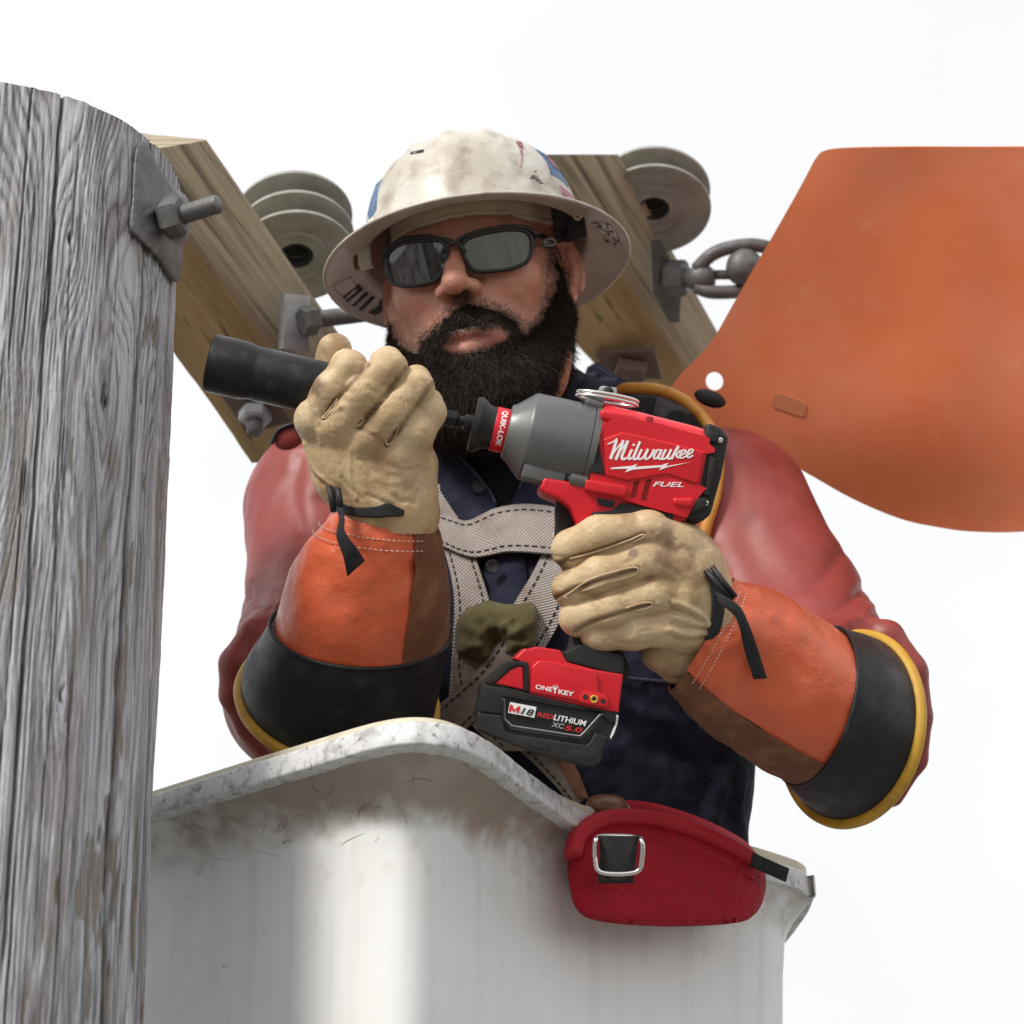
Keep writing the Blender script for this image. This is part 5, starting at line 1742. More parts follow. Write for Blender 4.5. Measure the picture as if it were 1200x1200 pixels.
# lettering remnants under the left brim, scribbles under the right brim
decal('sticker', on_under, M['sticker'], [(172, 134), (190, 134), (196, 154), (172, 155)])
for a0 in (186, 191.5, 197):
    decal('letter_bar', lambda a, b, extra=0: on_under(a, b, extra + .0004), M['ink'], [(a0, 131), (a0 + 2.3, 131), (a0 + 3.4, 152), (a0 + 1.4, 152)])
decal('letter_bar', lambda a, b, extra=0: on_under(a, b, extra + .0004), M['ink'], [(182.5, 131), (187, 131), (188, 136), (184, 138), (186, 152), (184, 152)])
decal('letter_bar', lambda a, b, extra=0: on_under(a, b, extra + .0004), M['ink'], [(203, 130), (208, 130), (211, 140), (208, 150), (204, 150), (206, 140)])
decal('sticker', on_under, M['sticker'], [(2, 134), (-3, 152), (10, 154), (16, 148), (14, 134)])
for k in range(26):
    a0 = -7 + 22 * RNG.random(); r0_ = 134 + 18 * RNG.random(); L1 = 2 + 5 * RNG.random(); an = RNG.uniform(0, 3.1)
    du, dv = L1 * math.cos(an) * .55, L1 * math.sin(an)
    decal('scribble', lambda a, b, extra=0: on_under(a, b, extra + .0005), M['ink'], [(a0, r0_), (a0 + du, min(r0_ + dv, 156)), (a0 + du + .5, min(r0_ + dv, 156) - .6), (a0 + .5, r0_ - .9)], 2.5)
# brow pad: folded band between forehead and brim
pb = [(436, 316), (442, 303), (451, 295), (468, 277), (493, 265), (527, 255), (558, 250.5), (593, 250), (615, 256), (643, 261), (652, 263)]
pbs = catmull(np.array([(*p, 0) for p in pb], float), 70)[:, :2]
zag = np.array([1.4 * noise(np.array([i * .9]), np.array([3.3]))[0] for i in range(70)])
bot = drape(head_f, pbs + np.column_stack([0 * zag, zag]), 2.0, 2.4, .006)
upv = HT[:, 1]
top = bot + upv * .036 + HT[:, 2] * .004
s = strip(bot, top, .006, 70, 8, .002)
make('brow_pad', s[0], s[1], M['pad'], hat)
pp = bot + upv * .001
make('pad_hem', *tube(pp, .0024, 8), M['pad'], hat)
# ratchet strap and suspension clips at the sides
s = strip(pts([(652, 240, 2.235), (650, 262, 2.235), (653, 285, 2.25)]), pts([(672, 244, 2.25), (676, 262, 2.25), (668, 282, 2.26)]), .003, 12, 4)
make('suspension_strap', s[0], s[1], M['strap'], hat, attrs={'st': s[2]})
v, f = bevelled(box(V(676, 265, 2.245), HT[:, 0], HT[:, 1], HT[:, 2], .009, .013, .006), .002)
make('suspension_clip', v, f, M['dark'], hat, angle=40)
v, f = bevelled(box(V(672, 277, 2.25), HT[:, 0], HT[:, 1], HT[:, 2], .010, .003, .006), .001)
make('suspension_clip', v, f, M['dark'], hat, angle=40)
pp = catmull(pts([(672, 248, 2.24), (678, 244, 2.24), (682, 250, 2.24), (678, 257, 2.24), (673, 254, 2.24), (672, 248, 2.24)]), 30)
make('strap_eyelet', *tube(pp[:-1], .0017, 8, closed=True), M['pad'], hat)
v, f = bevelled(box(V(428, 300, 2.26), HT[:, 0], HT[:, 1], HT[:, 2], .007, .013, .006), .002)
make('suspension_clip', v, f, M['hatin'], hat, angle=40)
v, f = bevelled(box(V(418, 305, 2.265), HT[:, 0], HT[:, 1], HT[:, 2], .003, .010, .004), .001)
make('suspension_clip', v, f, M['brown'], hat, angle=40)

# ================================================================== SUNGLASSES
gl = thing('sunglasses', 'black wraparound sunglasses with mirrored lenses on the bearded face', 'sunglasses', hv((0, .02, .10)))
wrapz = lambda x, y: .1000 - 3.9 * x * x + .15 * (y - .02)


def on_wrap(P2, off=0.0):
    P2 = np.asarray(P2, float); o_ = []
    for x, y in P2:
        d = 2.18
        for _ in range(14):
            l = ((V(x, y, d) - HO) @ HR) / HS
            d += (l[2] - (wrapz(l[0], l[1]) + off)) * HS * .8
        o_.append(V(x, y, d))
    return np.array(o_)


lens_px = [[(454, 303), (457, 296), (467, 288), (483, 284), (511, 282.5), (521, 288), (523, 300), (519, 316), (508, 329), (484, 334), (465, 333), (458, 324)],
           [(541, 290), (548, 281), (563, 275), (592, 270), (612, 271), (620, 277), (622.5, 290), (617.5, 305), (608, 311), (592, 315.5), (564, 317.5), (553, 313), (547, 303)]]
for L in lens_px:
    oc = catmull(np.array([(*p, 0) for p in L + L[:1]], float), 72)[:-1, :2]
    v2, t2 = tri_sheet(oc, 4.0)
    P = on_wrap(v2)
    make('lens', *solid(P, [tuple(q) for q in t2[:, ::-1]], .0016), M['lens'], gl, angle=50)
    rim = on_wrap(oc, .0004)
    c = rim.mean(0)
    make('lens_rim', *tube(c + (rim - c) * 1.03, .0021, 10, closed=True), M['frame'], gl)
pp = on_wrap(catmull(np.array([(448, 303, 0), (456, 290, 0), (472, 281, 0), (500, 277.5, 0), (520, 281, 0), (533, 284, 0), (546, 277, 0), (566, 270.5, 0), (596, 266, 0), (618, 268, 0), (630, 276, 0)], float), 70)[:, :2], .0012)
make('brow_bar', *tube(pp, .0027, 10, flat=.8), M['frame'], gl)
pp = on_wrap(catmull(np.array([(519, 296, 0), (524, 288, 0), (532, 284.5, 0), (538, 286, 0), (545, 296, 0)], float), 24)[:, :2], .001)
make('nose_bridge', *tube(pp, .0026, 10), M['frame'], gl)
for s_, p0 in ((1, (623, 281)), (-1, (453, 304))):
    a = on_wrap([p0], .0)[0]
    l = ((a - HO) @ HR) / HS
    path = catmull(np.array([hv((l[0] - s_ * .003, l[1], l[2] + .001)), hv((s_ * .0665, l[1] + .001, l[2] - .016)), hv((s_ * .0765, .022, .045)), hv((s_ * .0800, .022, .010)), hv((s_ * .0815, .010, -.018))]), 30)
    make('temple_arm', *tube(path, np.concatenate([np.linspace(.0085, .0060, 10), np.linspace(.0058, .0032, 20)]), 12, flat=.5), M['frame'], gl)
pp = catmull(pts([(637, 283.5, 2.195), (642, 280, 2.197), (649, 281, 2.20), (651, 285, 2.202), (645, 288, 2.199), (638, 287, 2.196), (637, 283.5, 2.195)]), 30)
make('hinge_emblem', *tube(pp[:-1], .0011, 8, closed=True), M['galv'], gl)

# ================================================================== HARNESS
hn = thing('safety_harness', 'grey webbing safety harness with dashed black stitching on the navy shirt', 'harness', V(590, 700, 2.2))


def dense(L, n): return catmull(np.array([(*p, 0) for p in L], float), n)[:, :2]


def web(Lp, Rp, mat, off, name='strap', n=40, m_=7, f=torso_f, st=True, inset=.16, crown=.0015, every=3):
    A = drape(f, dense(Lp, n), 1.85, 2.6, off); B = drape(f, dense(Rp, n), 1.85, 2.6, off)
    k = np.ones(7) / 7
    for Q_ in (A, B):
        z = np.concatenate([[Q_[0, 2]] * 3, Q_[:, 2], [Q_[-1, 2]] * 3]); Q_[:, 2] = np.convolve(z, k, 'valid')
    s = strip(A, B, .003, n, m_, crown)
    ob = make(name, s[0], s[1], mat, hn, attrs={'st': s[2]}, angle=50)
    if st:
        mm = MB()
        for u in (inset, 1 - inset):
            line = A * (1 - u) + B * u + np.array([0, 0, crown * 4 * u * (1 - u) + .0005])
            line = catmull(line, 200)
            L_ = np.concatenate([[0], np.cumsum(np.linalg.norm(np.diff(line, axis=0), axis=1))])
            pos = 0.002
            while pos < L_[-1] - .006:
                a = np.array([np.interp(pos, L_, line[:, i]) for i in range(3)]); b = np.array([np.interp(pos + .0048, L_, line[:, i]) for i in range(3)])
                mm.add(tube([a, b], .0009, 5)); pos += .0082
        o2 = mm.make('stitching', M['stitch'], ob)
        tag(o2, kind='stuff')
    return ob


web([(480, 540), (500, 590), (522, 650), (532, 700), (530, 760), (525, 830)], [(520, 530), (536, 580), (556, 650), (573, 705), (580, 760), (590, 830)], M['web'], .012)
web([(640, 640), (622, 675), (603, 706), (585, 740)], [(690, 640), (672, 690), (652, 735), (628, 775)], M['web'], .012)
web([(508, 601), (520, 603), (535, 608), (548, 610), (564, 603), (582, 595), (610, 590.5), (638, 592), (657, 596)], [(506, 636), (520, 640), (538, 648), (556, 652), (572, 650), (592, 646), (615, 646), (640, 648), (660, 649)], M['web'], .020, name='chest_strap', inset=.12)
pp = drape(torso_f, dense([(654, 594), (656, 605), (653, 618), (650, 630)], 20), 1.85, 2.6, .028)
make('strap_edge', *tube(pp, .0022, 8), M['white'], hn)
# olive felt pad and the ribbed crossing below it
pad = [(548, 712), (565, 706), (572, 704), (590, 708), (605, 708), (622, 706), (630, 716), (631, 735), (628, 752), (610, 764), (585, 768), (560, 776), (538, 768), (533, 748), (536, 728)]
oc = dense(pad + pad[:1], 90)[:-1]
v2, t2 = tri_sheet(oc, 4.0)
P = drape(torso_f, v2, 1.85, 2.6, .022)
e_ = np.min(np.hypot(v2[:, None, 0] - oc[None, :, 0], v2[:, None, 1] - oc[None, :, 1]), axis=1)
ctr = np.hypot(v2[:, 0] - 582, v2[:, 1] - 752)
P[:, 2] += .020 * np.sqrt(np.clip(e_ / 22, 0, 1)) - .020 * np.exp(-(ctr / 13) ** 2) + .0026 * np.sin(ctr / 2.6) * np.exp(-(ctr / 34) ** 2) + .003 * np.sin(np.arctan2(v2[:, 1] - 752, v2[:, 0] - 582) * 9) * sstep(6, 26, ctr) * (v2[:, 1] > 725) + .002 * fbm(v2[:, 0] / 14, v2[:, 1] / 14, o=2) - .006 * np.exp(-((v2[:, 0] - 585) / 14) ** 2) * sstep(740, 706, v2[:, 1])
v3, f3 = solid(P, [tuple(q) for q in t2[:, ::-1]], .010, np.tile([0, 0, 1.0], (len(P), 1)))
make('felt_pad', v3, f3, M['olive'], hn)
web([(534, 745), (530, 790), (545, 840), (585, 880)], [(578, 750), (590, 790), (612, 830), (660, 880)], M['webdark'], .022, name='ribbed_strap', inset=.15)
web([(585, 752), (555, 790), (510, 830), (470, 870)], [(632, 742), (612, 790), (560, 840), (510, 890)], M['webdark'], .026, name='ribbed_strap', inset=.15)
web([(585, 860), (620, 890), (650, 920), (670, 945)], [(625, 850), (655, 880), (672, 905), (690, 935)], M['webdark'], .012, name='ribbed_strap', inset=.2)
web([(648, 885), (660, 905), (676, 935)], [(664, 880), (678, 905), (690, 935)], M['brown'], .014, name='leather_strap', st=False)
# ================================================================== IMPACT WRENCH
DS = .73e-3
DO = V(700, 540, 1.9)
a13 = rad(13.0)
dx_ = norm(np.array([math.cos(a13), -math.sin(a13), -.035]))
dz_ = np.array([.10, .06, 1.0]); dz_ = norm(dz_ - dx_ * (dz_ @ dx_))
dy_ = np.cross(dz_, dx_)
FR = (DO, dx_ * DS, dy_ * DS, dz_ * DS)
Ld = lambda u, v, w_=0.0: DO + DS * (u * dx_ + v * dy_ + w_ * dz_)


def uvw(px, py, w_=45.0):
    r = V(px, py, 1.0)
    d = ((DO + dz_ * w_ * DS) @ dz_) / (r @ dz_)
    p = r * d - DO
    return np.array([p @ dx_ / DS, p @ dy_ / DS])


def zpx(ox, oy, sc, lst, w_=45.0):
    return [uvw(ox + x * sc, oy + y * sc, w_) for x, y in lst]


tool = thing('impact_wrench', 'red and black cordless impact wrench with grey gear case and battery, held in gloved hand', 'power tool', Ld(10, -300))
lat = lambda prof, seg=64, v0=9.5, w0=0: lathe(Ld(0, v0, w0), dx_, [(r * DS, u * DS) for u, r in prof], seg)
make('collar', *lat([(-152, 0), (-152, 10), (-150.5, 11), (-150.5, 29), (-152.5, 30.5), (-151, 32.5), (-145, 32.8), (-141, 30), (-138, 27), (-133, 25.4), (-127, 25.2), (-127, 0)]), M['dark'], tool, angle=35)
band = make('collar_band', *lat([(-127.2, 20), (-127.2, 26), (-126.6, 26.3), (-111.6, 26.3), (-111, 26), (-111, 20)]), M['red'], tool, angle=35)
make('gear_case', *lat([(-111.5, 20), (-111.5, 30), (-110.5, 32), (-107, 33.5), (-88, 50.5), (-86.5, 51.6), (-84, 52.2), (-60, 52.8), (-16, 53.2), (-16, 52), (-14.5, 52), (-14.5, 54), (-7, 54.3), (-7, 40)], 96), M['gear'], tool, angle=30)
# lower shelf and bolt bosses of the gear case
v, f = prism([(-84, -42), (-84, -25), (-34, -27), (-34, -43)], FR, 10, 38.5, 3.0 * DS)
make('case_shelf', v, f, M['gear'], tool, angle=50)
for v0, w0 in ((-31, 36), (62, 14), (57, -22), (-34, -34)):
    v, f = lathe(Ld(0, v0, w0), dx_, [(r * DS, u * DS) for u, r in [(-31, 0), (-31, 4), (-29, 4), (-29, 7.5), (-28, 8.6), (-9, 8.8), (-9, 0)]], 22)
    make('bolt_boss', v, f, M['gear'], tool, angle=35)
    v, f = lathe(Ld(0, v0, w0), dx_, [(r * DS, u * DS) for u, r in [(-34.5, 0), (-34.5, 3.5), (-30, 4), (-30, 0)]], 6)
    make('bolt_head', v, f, M['dark'], tool, smooth=False)
pp = [(-20, 1.2), ]
for (x0, y0), (x1, y1) in (((664, 507), (670, 514)), ((655, 523), (657, 524))):
    pass


# motor housing
def sec(u, vc, hv, hw, e=3.2, n=72):
    t = np.linspace(0, 2 * math.pi, n, endpoint=False)
    c, s = np.cos(t), np.sin(t)
    return np.array([Ld(u, vc + hv * np.sign(b) * abs(b) ** (2 / e), hw * np.sign(a) * abs(a) ** (2 / e)) for a, b in zip(c, s)])


v, f = loft([sec(-8, 11, 50, 44), sec(-7.2, 11, 52.5, 46), sec(0, 12, 53.5, 46.5), sec(30, 12, 54, 46), sec(100, 12, 52.5, 45), sec(119, 12, 51, 44.5), sec(120, 12, 49, 43)])
make('motor_housing', v, f, M['red'], tool, angle=40)
Z6 = (680, 440, .15833)
# side shell plate with real vent slots
outl = [(-7, 38), (-7, -34), (8, -40), (60, -44), (112, -46), (121, -18), (124, -12), (127, -8), (116, -5), (118, 31), (127, 35), (126, 40), (119, 43), (118, 50), (60, 53), (10, 50)]
slots = [zpx(*Z6, [(397, 787), (438, 780), (412, 910), (370, 903)], 47), zpx(*Z6, [(486, 772), (528, 767), (490, 932), (447, 922)], 47)]
v2, t2 = tri_sheet(outl, 6, [np.array(s)[::-1] if np.cross(np.array(s[1]) - s[0], np.array(s[2]) - s[1]) < 0 else np.array(s) for s in slots])
def shell_w(u, v_): return 48.5 - .0019 * max(0, abs(v_ - 10) - 26) ** 2.0
P = np.array([Ld(u, v_, shell_w(u, v_)) for u, v_ in v2])
v3, f3 = solid(P, [tuple(q) for q in t2], 9 * DS, np.tile(dz_, (len(P), 1)))
make('side_shell', v3, f3, M['red'], tool, angle=40)
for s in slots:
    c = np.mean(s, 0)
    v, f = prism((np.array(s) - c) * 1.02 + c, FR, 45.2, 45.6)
    make('vent_slot', v, f, M['redshade'], tool, smooth=False)
lp = zpx(*Z6, [(168, 470), (310, 418), (420, 440), (700, 505), (930, 565), (905, 600), (880, 790), (850, 800), (640, 728), (390, 775), (340, 778), (190, 738)], 50)
v, f = prism(lp, FR, 46, 51.0, 2.2 * DS, 3)
make('logo_panel', v, f, M['red'], tool, angle=50)
v, f = prism(zpx(*Z6, [(150, 250), (390, 290), (440, 310), (480, 395), (330, 370), (150, 320)], 46), FR, 30, 47.5, 4 * DS, 3)
make('housing_ridge', v, f, M['red'], tool, angle=50)
v, f = prism(zpx(*Z6, [(790, 405), (945, 440), (935, 500), (800, 465)], 46), FR, 30, 46.5, 4 * DS, 3)
make('housing_ridge', v, f, M['red'], tool, angle=50)
v, f = prism(zpx(*Z6, [(40, 770), (335, 820), (350, 850), (330, 905), (30, 850)], 46), FR, 30, 52.5, 4.5 * DS, 3)
make('housing_ridge', v, f, M['red'], tool, angle=50)
v, f = prism(zpx(*Z6, [(680, 905), (840, 905), (830, 985), (690, 965)], 46), FR, 30, 51.0, 4 * DS, 3)
make('housing_ridge', v, f, M['red'], tool, angle=50)
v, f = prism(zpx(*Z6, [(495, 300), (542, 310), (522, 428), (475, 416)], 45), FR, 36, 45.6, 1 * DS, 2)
make('vent_slot', v, f, M['redshade'], tool, angle=50)  # solid dark red block, the slot's shade is only its colour
v, f = prism(zpx(*Z6, [(120, 468), (135, 480), (185, 735), (62, 712)], 50), FR, 40, 50.5, 1.6 * DS, 3)
make('side_insert', v, f, M['grip'], tool, angle=50)
# rear cap
v, f = prism([(112, 68), (127, 66), (140, 57), (141.5, 10), (139, -36), (131, -46), (110, -48)], FR, -45, 44, 5 * DS, 3)
make('rear_cap', v, f, M['dark'], tool, angle=50)
v, f = prism(zpx(*Z6, [(955, 600), (1005, 610), (960, 895), (905, 880), (925, 850)], 47), FR, 40, 48, 1.6 * DS, 2)
make('rear_vent_bar', v, f, M['dark'], tool, angle=50)
for lst in ([(950, 408), (1030, 430), (1020, 505), (945, 490)], [(845, 905), (940, 905), (925, 985), (820, 1030)]):
    v, f = prism(zpx(*Z6, lst, 46), FR, 36, 48.5, 3 * DS, 3)
    make('rear_bumper', v, f, M['grip'], tool, angle=50)
for x, y in ((1035, 480), (930, 945)):
    u, v_ = uvw(Z6[0] + x * Z6[2], Z6[1] + y * Z6[2], 44)
    make('screw', *lathe(Ld(u, v_, 40), dz_, [(0, 0), (3.2 * DS, 0), (3.2 * DS, 6 * DS), (1.6 * DS, 6.4 * DS), (0, 5 * DS)], 12), M['chrome'], tool, angle=40)
# lower body, trigger, handle
v, f = prism([(-59, -37), (-60, -50), (-54, -55), (-38, -57), (-22, -64), (-10, -80), (-4, -110), (72, -110), (76, -66), (100, -56), (114, -48), (116, -36), (40, -30)], FR, -38, 40, 5 * DS, 3)
make('lower_housing', v, f, M['red'], tool, angle=50)
v, f = prism(zpx(*Z6, [(120, 905), (262, 932), (245, 972), (215, 975), (140, 960)], 42), FR, 36, 42.5, 1.2 * DS, 2)
make('direction_switch', v, f, M['dark'], tool, angle=50)
v, f = prism(zpx(*Z6, [(300, 942), (420, 958), (685, 1022), (695, 1050), (672, 1066), (560, 1110), (90, 1090), (88, 1010), (230, 1000)], 44), FR, 30, 44.5, 2 * DS, 3)
make('grip_overmould', v, f, M['grip'], tool, angle=50)
v, f = prism([(-38, -56), (-36, -68), (-32, -84), (-28, -112), (-8, -116), (-6, -80), (-18, -62), (-28, -56)], FR, -10, 10, 4 * DS, 3)
make('trigger', v, f, M['dark'], tool, angle=50)


def gsec(u, v_, hu, hw, n=36):
    t = np.linspace(0, 2 * math.pi, n, endpoint=False)
    return np.array([Ld(u + hu * math.cos(a), v_ + .12 * hu * math.cos(a), hw * math.sin(a)) for a in t])


v, f = loft([gsec(34, -92, 30, 24), gsec(33, -120, 27, 22), gsec(36, -160, 26, 22), gsec(40, -195, 27, 23), gsec(46, -215, 32, 27), gsec(50, -232, 40, 32), gsec(50, -248, 42, 36)])
make('handle', v, f, M['grip'], tool)
Z7 = (540, 740, .16667)
v, f = prism(zpx(*Z7, [(732, 145), (770, 130), (830, 92), (900, 110), (1130, 165), (1148, 190), (1146, 300), (1040, 290), (745, 214)], 40), FR, -38, 43, 4 * DS, 3)
make('grip_base', v, f, M['grip'], tool, angle=50)
v, f = prism(zpx(*Z7, [(378, 190), (455, 118), (480, 124), (535, 106), (700, 132), (748, 216), (945, 268), (1142, 300), (1108, 572), (830, 520), (480, 440), (470, 235), (400, 205)], 42), FR, -42, 43, 3 * DS, 3)
make('foot', v, f, M['red'], tool, angle=50)
v, f = prism(zpx(*Z7, [(500, 250), (545, 205), (620, 208), (930, 272), (962, 305), (968, 420), (1035, 470), (1030, 530), (490, 425)], 46), FR, 40, 46.5, 2 * DS, 3)
make('foot_panel', v, f, M['red'], tool, angle=50)
v, f = prism(zpx(*Z7, [(832, 470), (850, 425), (880, 418), (1010, 445), (1038, 480), (1030, 535), (830, 495)], 48), FR, 44, 48.5, 1.2 * DS, 2)
make('button_panel', v, f, M['red'], tool, angle=50)
for i, x in enumerate((875, 937, 1000)):
    u, v_ = uvw(Z7[0] + x * Z7[2], Z7[1] + (460 + 15 * i) * Z7[2], 48.5)
    if i == 1:
        make('contact_ring', *lathe(Ld(u, v_, 47.5), dz_, [(0, 0), (4.6 * DS, 0), (4.6 * DS, 1.6 * DS), (3.9 * DS, 2.0 * DS), (2.5 * DS, 1.6 * DS), (2.5 * DS, 1.0 * DS), (0, 1.0 * DS)], 24), M['brass'], tool, angle=40)
        make('contact', *lathe(Ld(u, v_, 47.5), dz_, [(0, 0), (2.3 * DS, 0), (2.3 * DS, 1.5 * DS), (0, 1.5 * DS)], 16), M['dark'], tool, angle=40)
    else:
        make('contact', *lathe(Ld(u, v_, 47.5), dz_, [(0, 0), (3.0 * DS, 0), (3.0 * DS, 1.3 * DS), (0, 1.3 * DS)], 16), M['hole'], tool, angle=40)
# battery
v, f = prism(zpx(*Z7, [(150, 372), (200, 362), (480, 420), (830, 490), (1108, 570), (1095, 640), (1045, 760), (1000, 840), (975, 930), (935, 958), (880, 955), (500, 850), (130, 700), (112, 690), (115, 560), (135, 430)], 40), FR, -43, 42, 4 * DS, 3)
bat = make('battery', v, f, M['dark'], tool, angle=50)
v, f = prism(zpx(*Z7, [(175, 360), (300, 232), (345, 206), (465, 212), (478, 232), (484, 425), (444, 416), (440, 245), (400, 240), (352, 262), (238, 362)], 45), FR, -45, 45, 1.6 * DS, 2)
make('battery_latch', v, f, M['dark'], bat, angle=50)
v, f = prism(zpx(*Z7, [(238, 366), (350, 266), (402, 243), (438, 247), (444, 412)], 43), FR, -43, 43.5, 2 * DS, 3)
make('latch_button', v, f, M['red'], bat, angle=50)
v, f = prism(zpx(*Z7, [(120, 572), (288, 590), (310, 692), (345, 718), (880, 800), (905, 785), (945, 712), (1040, 742), (1000, 838), (972, 925), (935, 952), (880, 950), (500, 848), (118, 690)], 47), FR, 38, 47, 2.2 * DS, 3)
make('battery_base', v, f, M['dark'], bat, angle=50)
v, f = prism(zpx(*Z7, [(160, 372), (480, 436), (1095, 590), (1090, 640), (1045, 640), (985, 575), (300, 460), (290, 580), (130, 560), (138, 440)], 45.5), FR, 38, 45.5, 1.6 * DS, 2)
make('battery_band', v, f, M['dark'], bat, angle=50)
for off, mat, r in ((0, 'silver', 1.15), (9, 'dark', 1.6), (17, 'silver', .55)):
    line = [(304 - off * .5, 470), (309 - off * .7, 616 + off * .4), (360 - off * .3, 664 + off), (838 + off * .3, 737 + off), (872 + off, 705 + off * .6), (985 + off, 580)]
    P = np.array([Ld(*uvw(Z7[0] + x * Z7[2], Z7[1] + y * Z7[2], 45.5), 45.3) for x, y in line])
    dense_ = np.vstack([P[i] * (1 - t) + P[i + 1] * t for i in range(len(P) - 1) for t in (np.linspace(0, 1, 8, endpoint=False)[:, None])] + [P[-1:]])
    make('label_trim', *tube(dense_, r * DS, 8, flat=.7), M[mat], bat)
v, f = prism(zpx(*Z7, [(1092, 585), (1108, 590), (1100, 650), (1075, 720), (1052, 758), (1048, 740), (1085, 650)], 40), FR, -30, 43.2, .8 * DS, 2)
make('side_strip', v, f, M['white'], bat, angle=50)  # plain white strip down the battery's right end
for lst in ([(510, 790), (620, 812), (617, 835), (507, 812)], [(780, 830), (950, 850), (940, 905), (905, 905), (775, 880)]):
    v, f = prism(zpx(*Z7, lst, 47.5), FR, 44, 47.6, .6 * DS, 2)
    make('battery_rib', v, f, M['grip'], bat, angle=50)


# ---------------------------------------------------------------- lettering
def text2d(s, bold=0.0, shear=0.0, spacing=1.0):
    cu = bpy.data.curves.new('lettering', 'FONT')
    cu.body = s; cu.size = 1.0; cu.offset = bold; cu.shear = shear; cu.space_character = spacing
    cu.resolution_u = 4
    ob = bpy.data.objects.new('lettering', cu)
    COL.objects.link(ob)
    dg = bpy.context.evaluated_depsgraph_get(); dg.update()
    me = ob.evaluated_get(dg).to_mesh()
    v = np.array([q.co[:2] for q in me.vertices]); f = [tuple(p.vertices) for p in me.polygons]
    ob.evaluated_get(dg).to_mesh_clear()
    bpy.data.objects.remove(ob); bpy.data.curves.remove(cu)
    v = v - v.min(0)
    return v / np.array([1, 1]), f


def lettering(s, x0, y0, x1, y1, h, mat, parent, w_, bold=.0, shear=.0, name='lettering'):
    """text whose baseline runs between two photograph points on the tool's side; h: letter height in tool units"""
    v, f = text2d(s, bold, shear)
    a, b = uvw(x0, y0, w_), uvw(x1, y1, w_)
    ex = b - a; L_ = np.linalg.norm(ex); ex /= L_; ey = np.array([-ex[1], ex[0]])
    sz = v.max(0)
    q = a + (v[:, :1] / sz[0] * L_) * ex + (v[:, 1:] / sz[1] * h) * ey
    P = np.array([Ld(u, v_, w_) for u, v_ in q])
    fv = []
    for p in f:
        aa, bb, cc = P[p[0]], P[p[1]], P[p[2]]
        fv.append(p if np.cross(bb - aa, cc - aa) @ dz_ > 0 else p[::-1])
    v3, f3 = solid(P, fv, .7 * DS, np.tile(dz_, (len(P), 1)))
    return make(name, v3, f3, mat, parent, smooth=False)


def flatpoly(name, lst, mat, parent, w_, Z=Z6):
    q = zpx(*Z, lst, w_)
    v, f = prism(q, FR, w_ - .8, w_)
    return make(name, v, f, mat, parent, smooth=False)


def script(lines, Z, w_, mat, parent, name, shadow=None):
    m = MB()
    for p, wd in lines:
        p = np.array(p, float)
        if len(p) > 2: p = catmull(np.array([(*q, 0) for q in p]), 6 * len(p))[:, :2]
        t = norm(np.gradient(p, axis=0)); nn = np.stack([-t[:, 1], t[:, 0]], 1)
        # broad-nib pen: verticals thick, cross strokes thinner
        wk = wd * (.45 + .55 * np.abs(nn[:, 0]))[:, None]
        tt = np.linspace(0, 1, len(p))[:, None]
        A, B = p + nn * wk / 2, p - nn * wk / 2
        A = np.array([Ld(*uvw(Z[0] + x * Z[2], Z[1] + y * Z[2], w_), w_) for x, y in A]); B = np.array([Ld(*uvw(Z[0] + x * Z[2], Z[1] + y * Z[2], w_), w_) for x, y in B])
        n = len(p)
        V_ = np.empty((2 * n, 3)); V_[0::2] = A; V_[1::2] = B
        f = grid_faces(n, 2)
        q = f[0]
        if np.cross(V_[q[1]] - V_[q[0]], V_[q[2]] - V_[q[0]]) @ dz_ < 0: f = [x[::-1] for x in f]
        m.add(solid(V_, f, .7 * DS, np.tile(dz_, (2 * n, 1))))
        w_ += .012
    return m.make(name, mat, parent, smooth=False)


SCR = [([(203, 508), (232, 496), (258, 482), (274, 466)], 15), ([(268, 478), (250, 540), (224, 618)], 22), ([(226, 612), (262, 552), (322, 478)], 12), ([(318, 482), (296, 545), (262, 624)], 22),
       ([(264, 616), (300, 555), (356, 482)], 12), ([(352, 484), (330, 545), (308, 600), (318, 622), (342, 608)], 21),
       ([(384, 546), (360, 596), (362, 620), (386, 606)], 19), ([(390, 520), (400, 508)], 20),
       ([(442, 488), (414, 556), (396, 602), (404, 622), (430, 604)], 19),
       ([(456, 546), (430, 600), (438, 621), (470, 600), (502, 544)], 18), ([(500, 548), (480, 600), (488, 620), (520, 598), (548, 546)], 18), ([(544, 552), (558, 558)], 10),
       ([(598, 556), (574, 550), (548, 590), (550, 616), (572, 606), (604, 548)], 17), ([(602, 552), (580, 602), (590, 620), (610, 606)], 17),
       ([(634, 548), (608, 600), (616, 620), (646, 598), (674, 546)], 18), ([(672, 550), (650, 602), (658, 619), (680, 604)], 17),
       ([(728, 522), (700, 570), (674, 618)], 20), ([(742, 552), (716, 578), (700, 582)], 14), ([(706, 576), (722, 608), (742, 602)], 16),
       ([(746, 592), (778, 568), (774, 550), (756, 556), (738, 592), (750, 612), (788, 594)], 15), ([(798, 588), (830, 564), (826, 546), (808, 552), (790, 588), (802, 608), (836, 590)], 15)]
script(SCR, Z6, 51.6, M['white'], tool, 'maker_script')
flatpoly('lightning_mark', [(225, 683), (385, 668), (425, 652), (404, 676), (600, 664), (655, 647), (632, 671), (820, 641), (648, 678), (580, 703), (602, 679), (390, 697), (330, 717), (352, 690), (226, 693)], M['white'], tool, 51.6)
px6 = lambda x, y: (Z6[0] + x * Z6[2], Z6[1] + y * Z6[2])
lettering('FUEL', *px6(537, 822), *px6(765, 826), 5.6, M['white'], tool, 49.2, .012, .30)
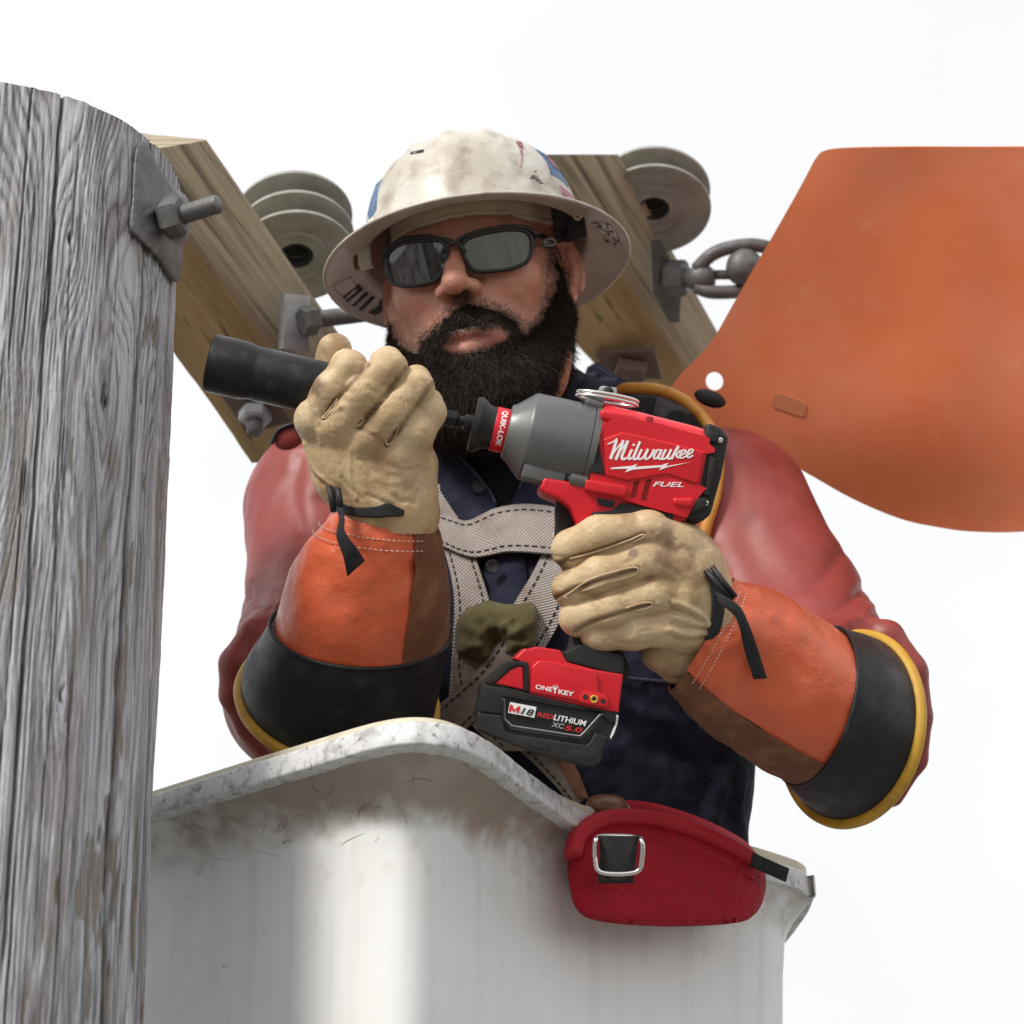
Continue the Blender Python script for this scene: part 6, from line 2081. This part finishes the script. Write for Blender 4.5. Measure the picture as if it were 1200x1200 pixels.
px7 = lambda x, y: (Z7[0] + x * Z7[2], Z7[1] + y * Z7[2])
lettering('ONE', *px7(523, 403), *px7(640, 425), 5.3, M['white'], tool, 47.2, .022)
lettering('KEY', *px7(684, 438), *px7(792, 458), 5.3, M['white'], tool, 47.2, .022)
flatpoly('lettering', [(652, 392), (670, 388), (676, 404), (668, 412), (666, 436), (656, 434), (658, 410), (650, 404)], M['white'], tool, 47.2, Z7)
script([([(644, 394), (656, 380), (676, 381), (684, 398)], 5)], Z7, 47.2, M['white'], tool, 'lettering')
flatpoly('label_plate', [(347, 496), (532, 531), (517, 607), (331, 571)], M['white'], bat, 46.3, Z7)
script([([(345, 562), (356, 515)], 17), ([(354, 520), (374, 562)], 15), ([(371, 562), (410, 530)], 15), ([(400, 573), (411, 526)], 17)], Z7, 46.9, M['redprint'], bat, 'lettering')
lettering('18', *px7(420, 580), *px7(510, 597), 7.6, M['ink'], bat, 46.9, .02, .22)
lettering('RED', *px7(537, 598), *px7(648, 618), 5.2, M['redprint'], bat, 46.2, .02, .12)
lettering('LITHIUM', *px7(650, 622), *px7(878, 668), 6.6, M['white'], bat, 46.2, .016, .12)
lettering('XC', *px7(634, 668), *px7(724, 686), 5.6, M['greyprint'], bat, 46.2, .015, .15)
lettering('5.0', *px7(728, 692), *px7(850, 712), 5.6, M['redprint'], bat, 46.2, .02, .15)
# wrapped lettering on the red collar band, reading downwards
v, f = text2d('QUIK-LOK', .025)
sz = v.max(0)
r_ = 26.6
ang = rad(52) - v[:, 0] / sz[0] * rad(104)
u_ = -122.5 + v[:, 1] / sz[1] * 7.6
P = np.array([Ld(u, 9.5 + r_ * math.sin(a), r_ * math.cos(a)) for u, a in zip(u_, ang)])
nr_ = np.array([dy_ * math.sin(a) + dz_ * math.cos(a) for a in ang])
fv = [p if np.cross(P[p[1]] - P[p[0]], P[p[2]] - P[p[0]]) @ nr_[p[0]] > 0 else p[::-1] for p in f]
v3, f3 = solid(P, fv, .5 * DS, nr_)
make('lettering', v3, f3, M['white'], band, smooth=False)
# lanyard eye and flat wire ring on top
v, f = prism(zpx(680, 440, .15833, [(128, 150), (140, 92), (160, 82), (262, 98), (268, 112), (258, 190), (130, 170)], 0), FR, -9, 9, 2 * DS, 3)
lug = make('ring_lug', v, f, M['plate'], tool, angle=50)
u, v_ = uvw(713, 459, 9)
make('lug_hole', *lathe(Ld(u, v_, 8.6), dz_, [(0, 0), (6 * DS, 0), (6 * DS, .8 * DS), (0, .8 * DS)], 20), M['hole'], lug)
c = Ld(*uvw(712, 468, 10), 0)
rr = [c + dx_ * (36 * DS * math.cos(t)) + dz_ * (24 * DS * math.sin(t)) + dy_ * (2 * DS * math.cos(t)) for t in np.linspace(0, 2 * math.pi, 64, endpoint=False)]
make('wire_ring', *tube(np.array(rr), 2.4 * DS, 10, closed=True), M['chrome'], lug)
make('wire_ring', *tube(np.array(rr) + dy_ * 4.5 * DS, 2.2 * DS, 10, closed=True), M['chrome'], lug)

# ================================================================== SOCKET
sk = thing('impact_socket', 'long black deep impact socket on a hex shank, poking out of the clasping glove', 'socket', Ld(-400, 9.5))
make('barrel', *lat([(-455, 0), (-455, 24), (-464, 26), (-467, 29), (-467.5, 31.5), (-466, 33.6), (-463, 34.4), (-428, 34.2), (-424, 33.6), (-418, 32.4), (-414, 31.4), (-411, 31.2), (-408, 32.2), (-360, 32), (-330, 31.5), (-324, 28), (-318, 17), (-316, 0)], 72), M['steel'], sk, angle=30)
v, f = lathe(Ld(0, 9.5), dx_, [(r * DS, u * DS) for u, r in [(-320, 0), (-320, 10.5), (-172, 10.5), (-169, 8.5), (-169, 0)]], 6, ref=dy_)
make('hex_shank', v, f, M['steel'], sk, smooth=False)
make('shank_neck', *lat([(-170, 0), (-170, 6), (-164, 6), (-162, 9.5), (-150, 9.5), (-150, 0)], 24), M['steel'], sk, angle=35)
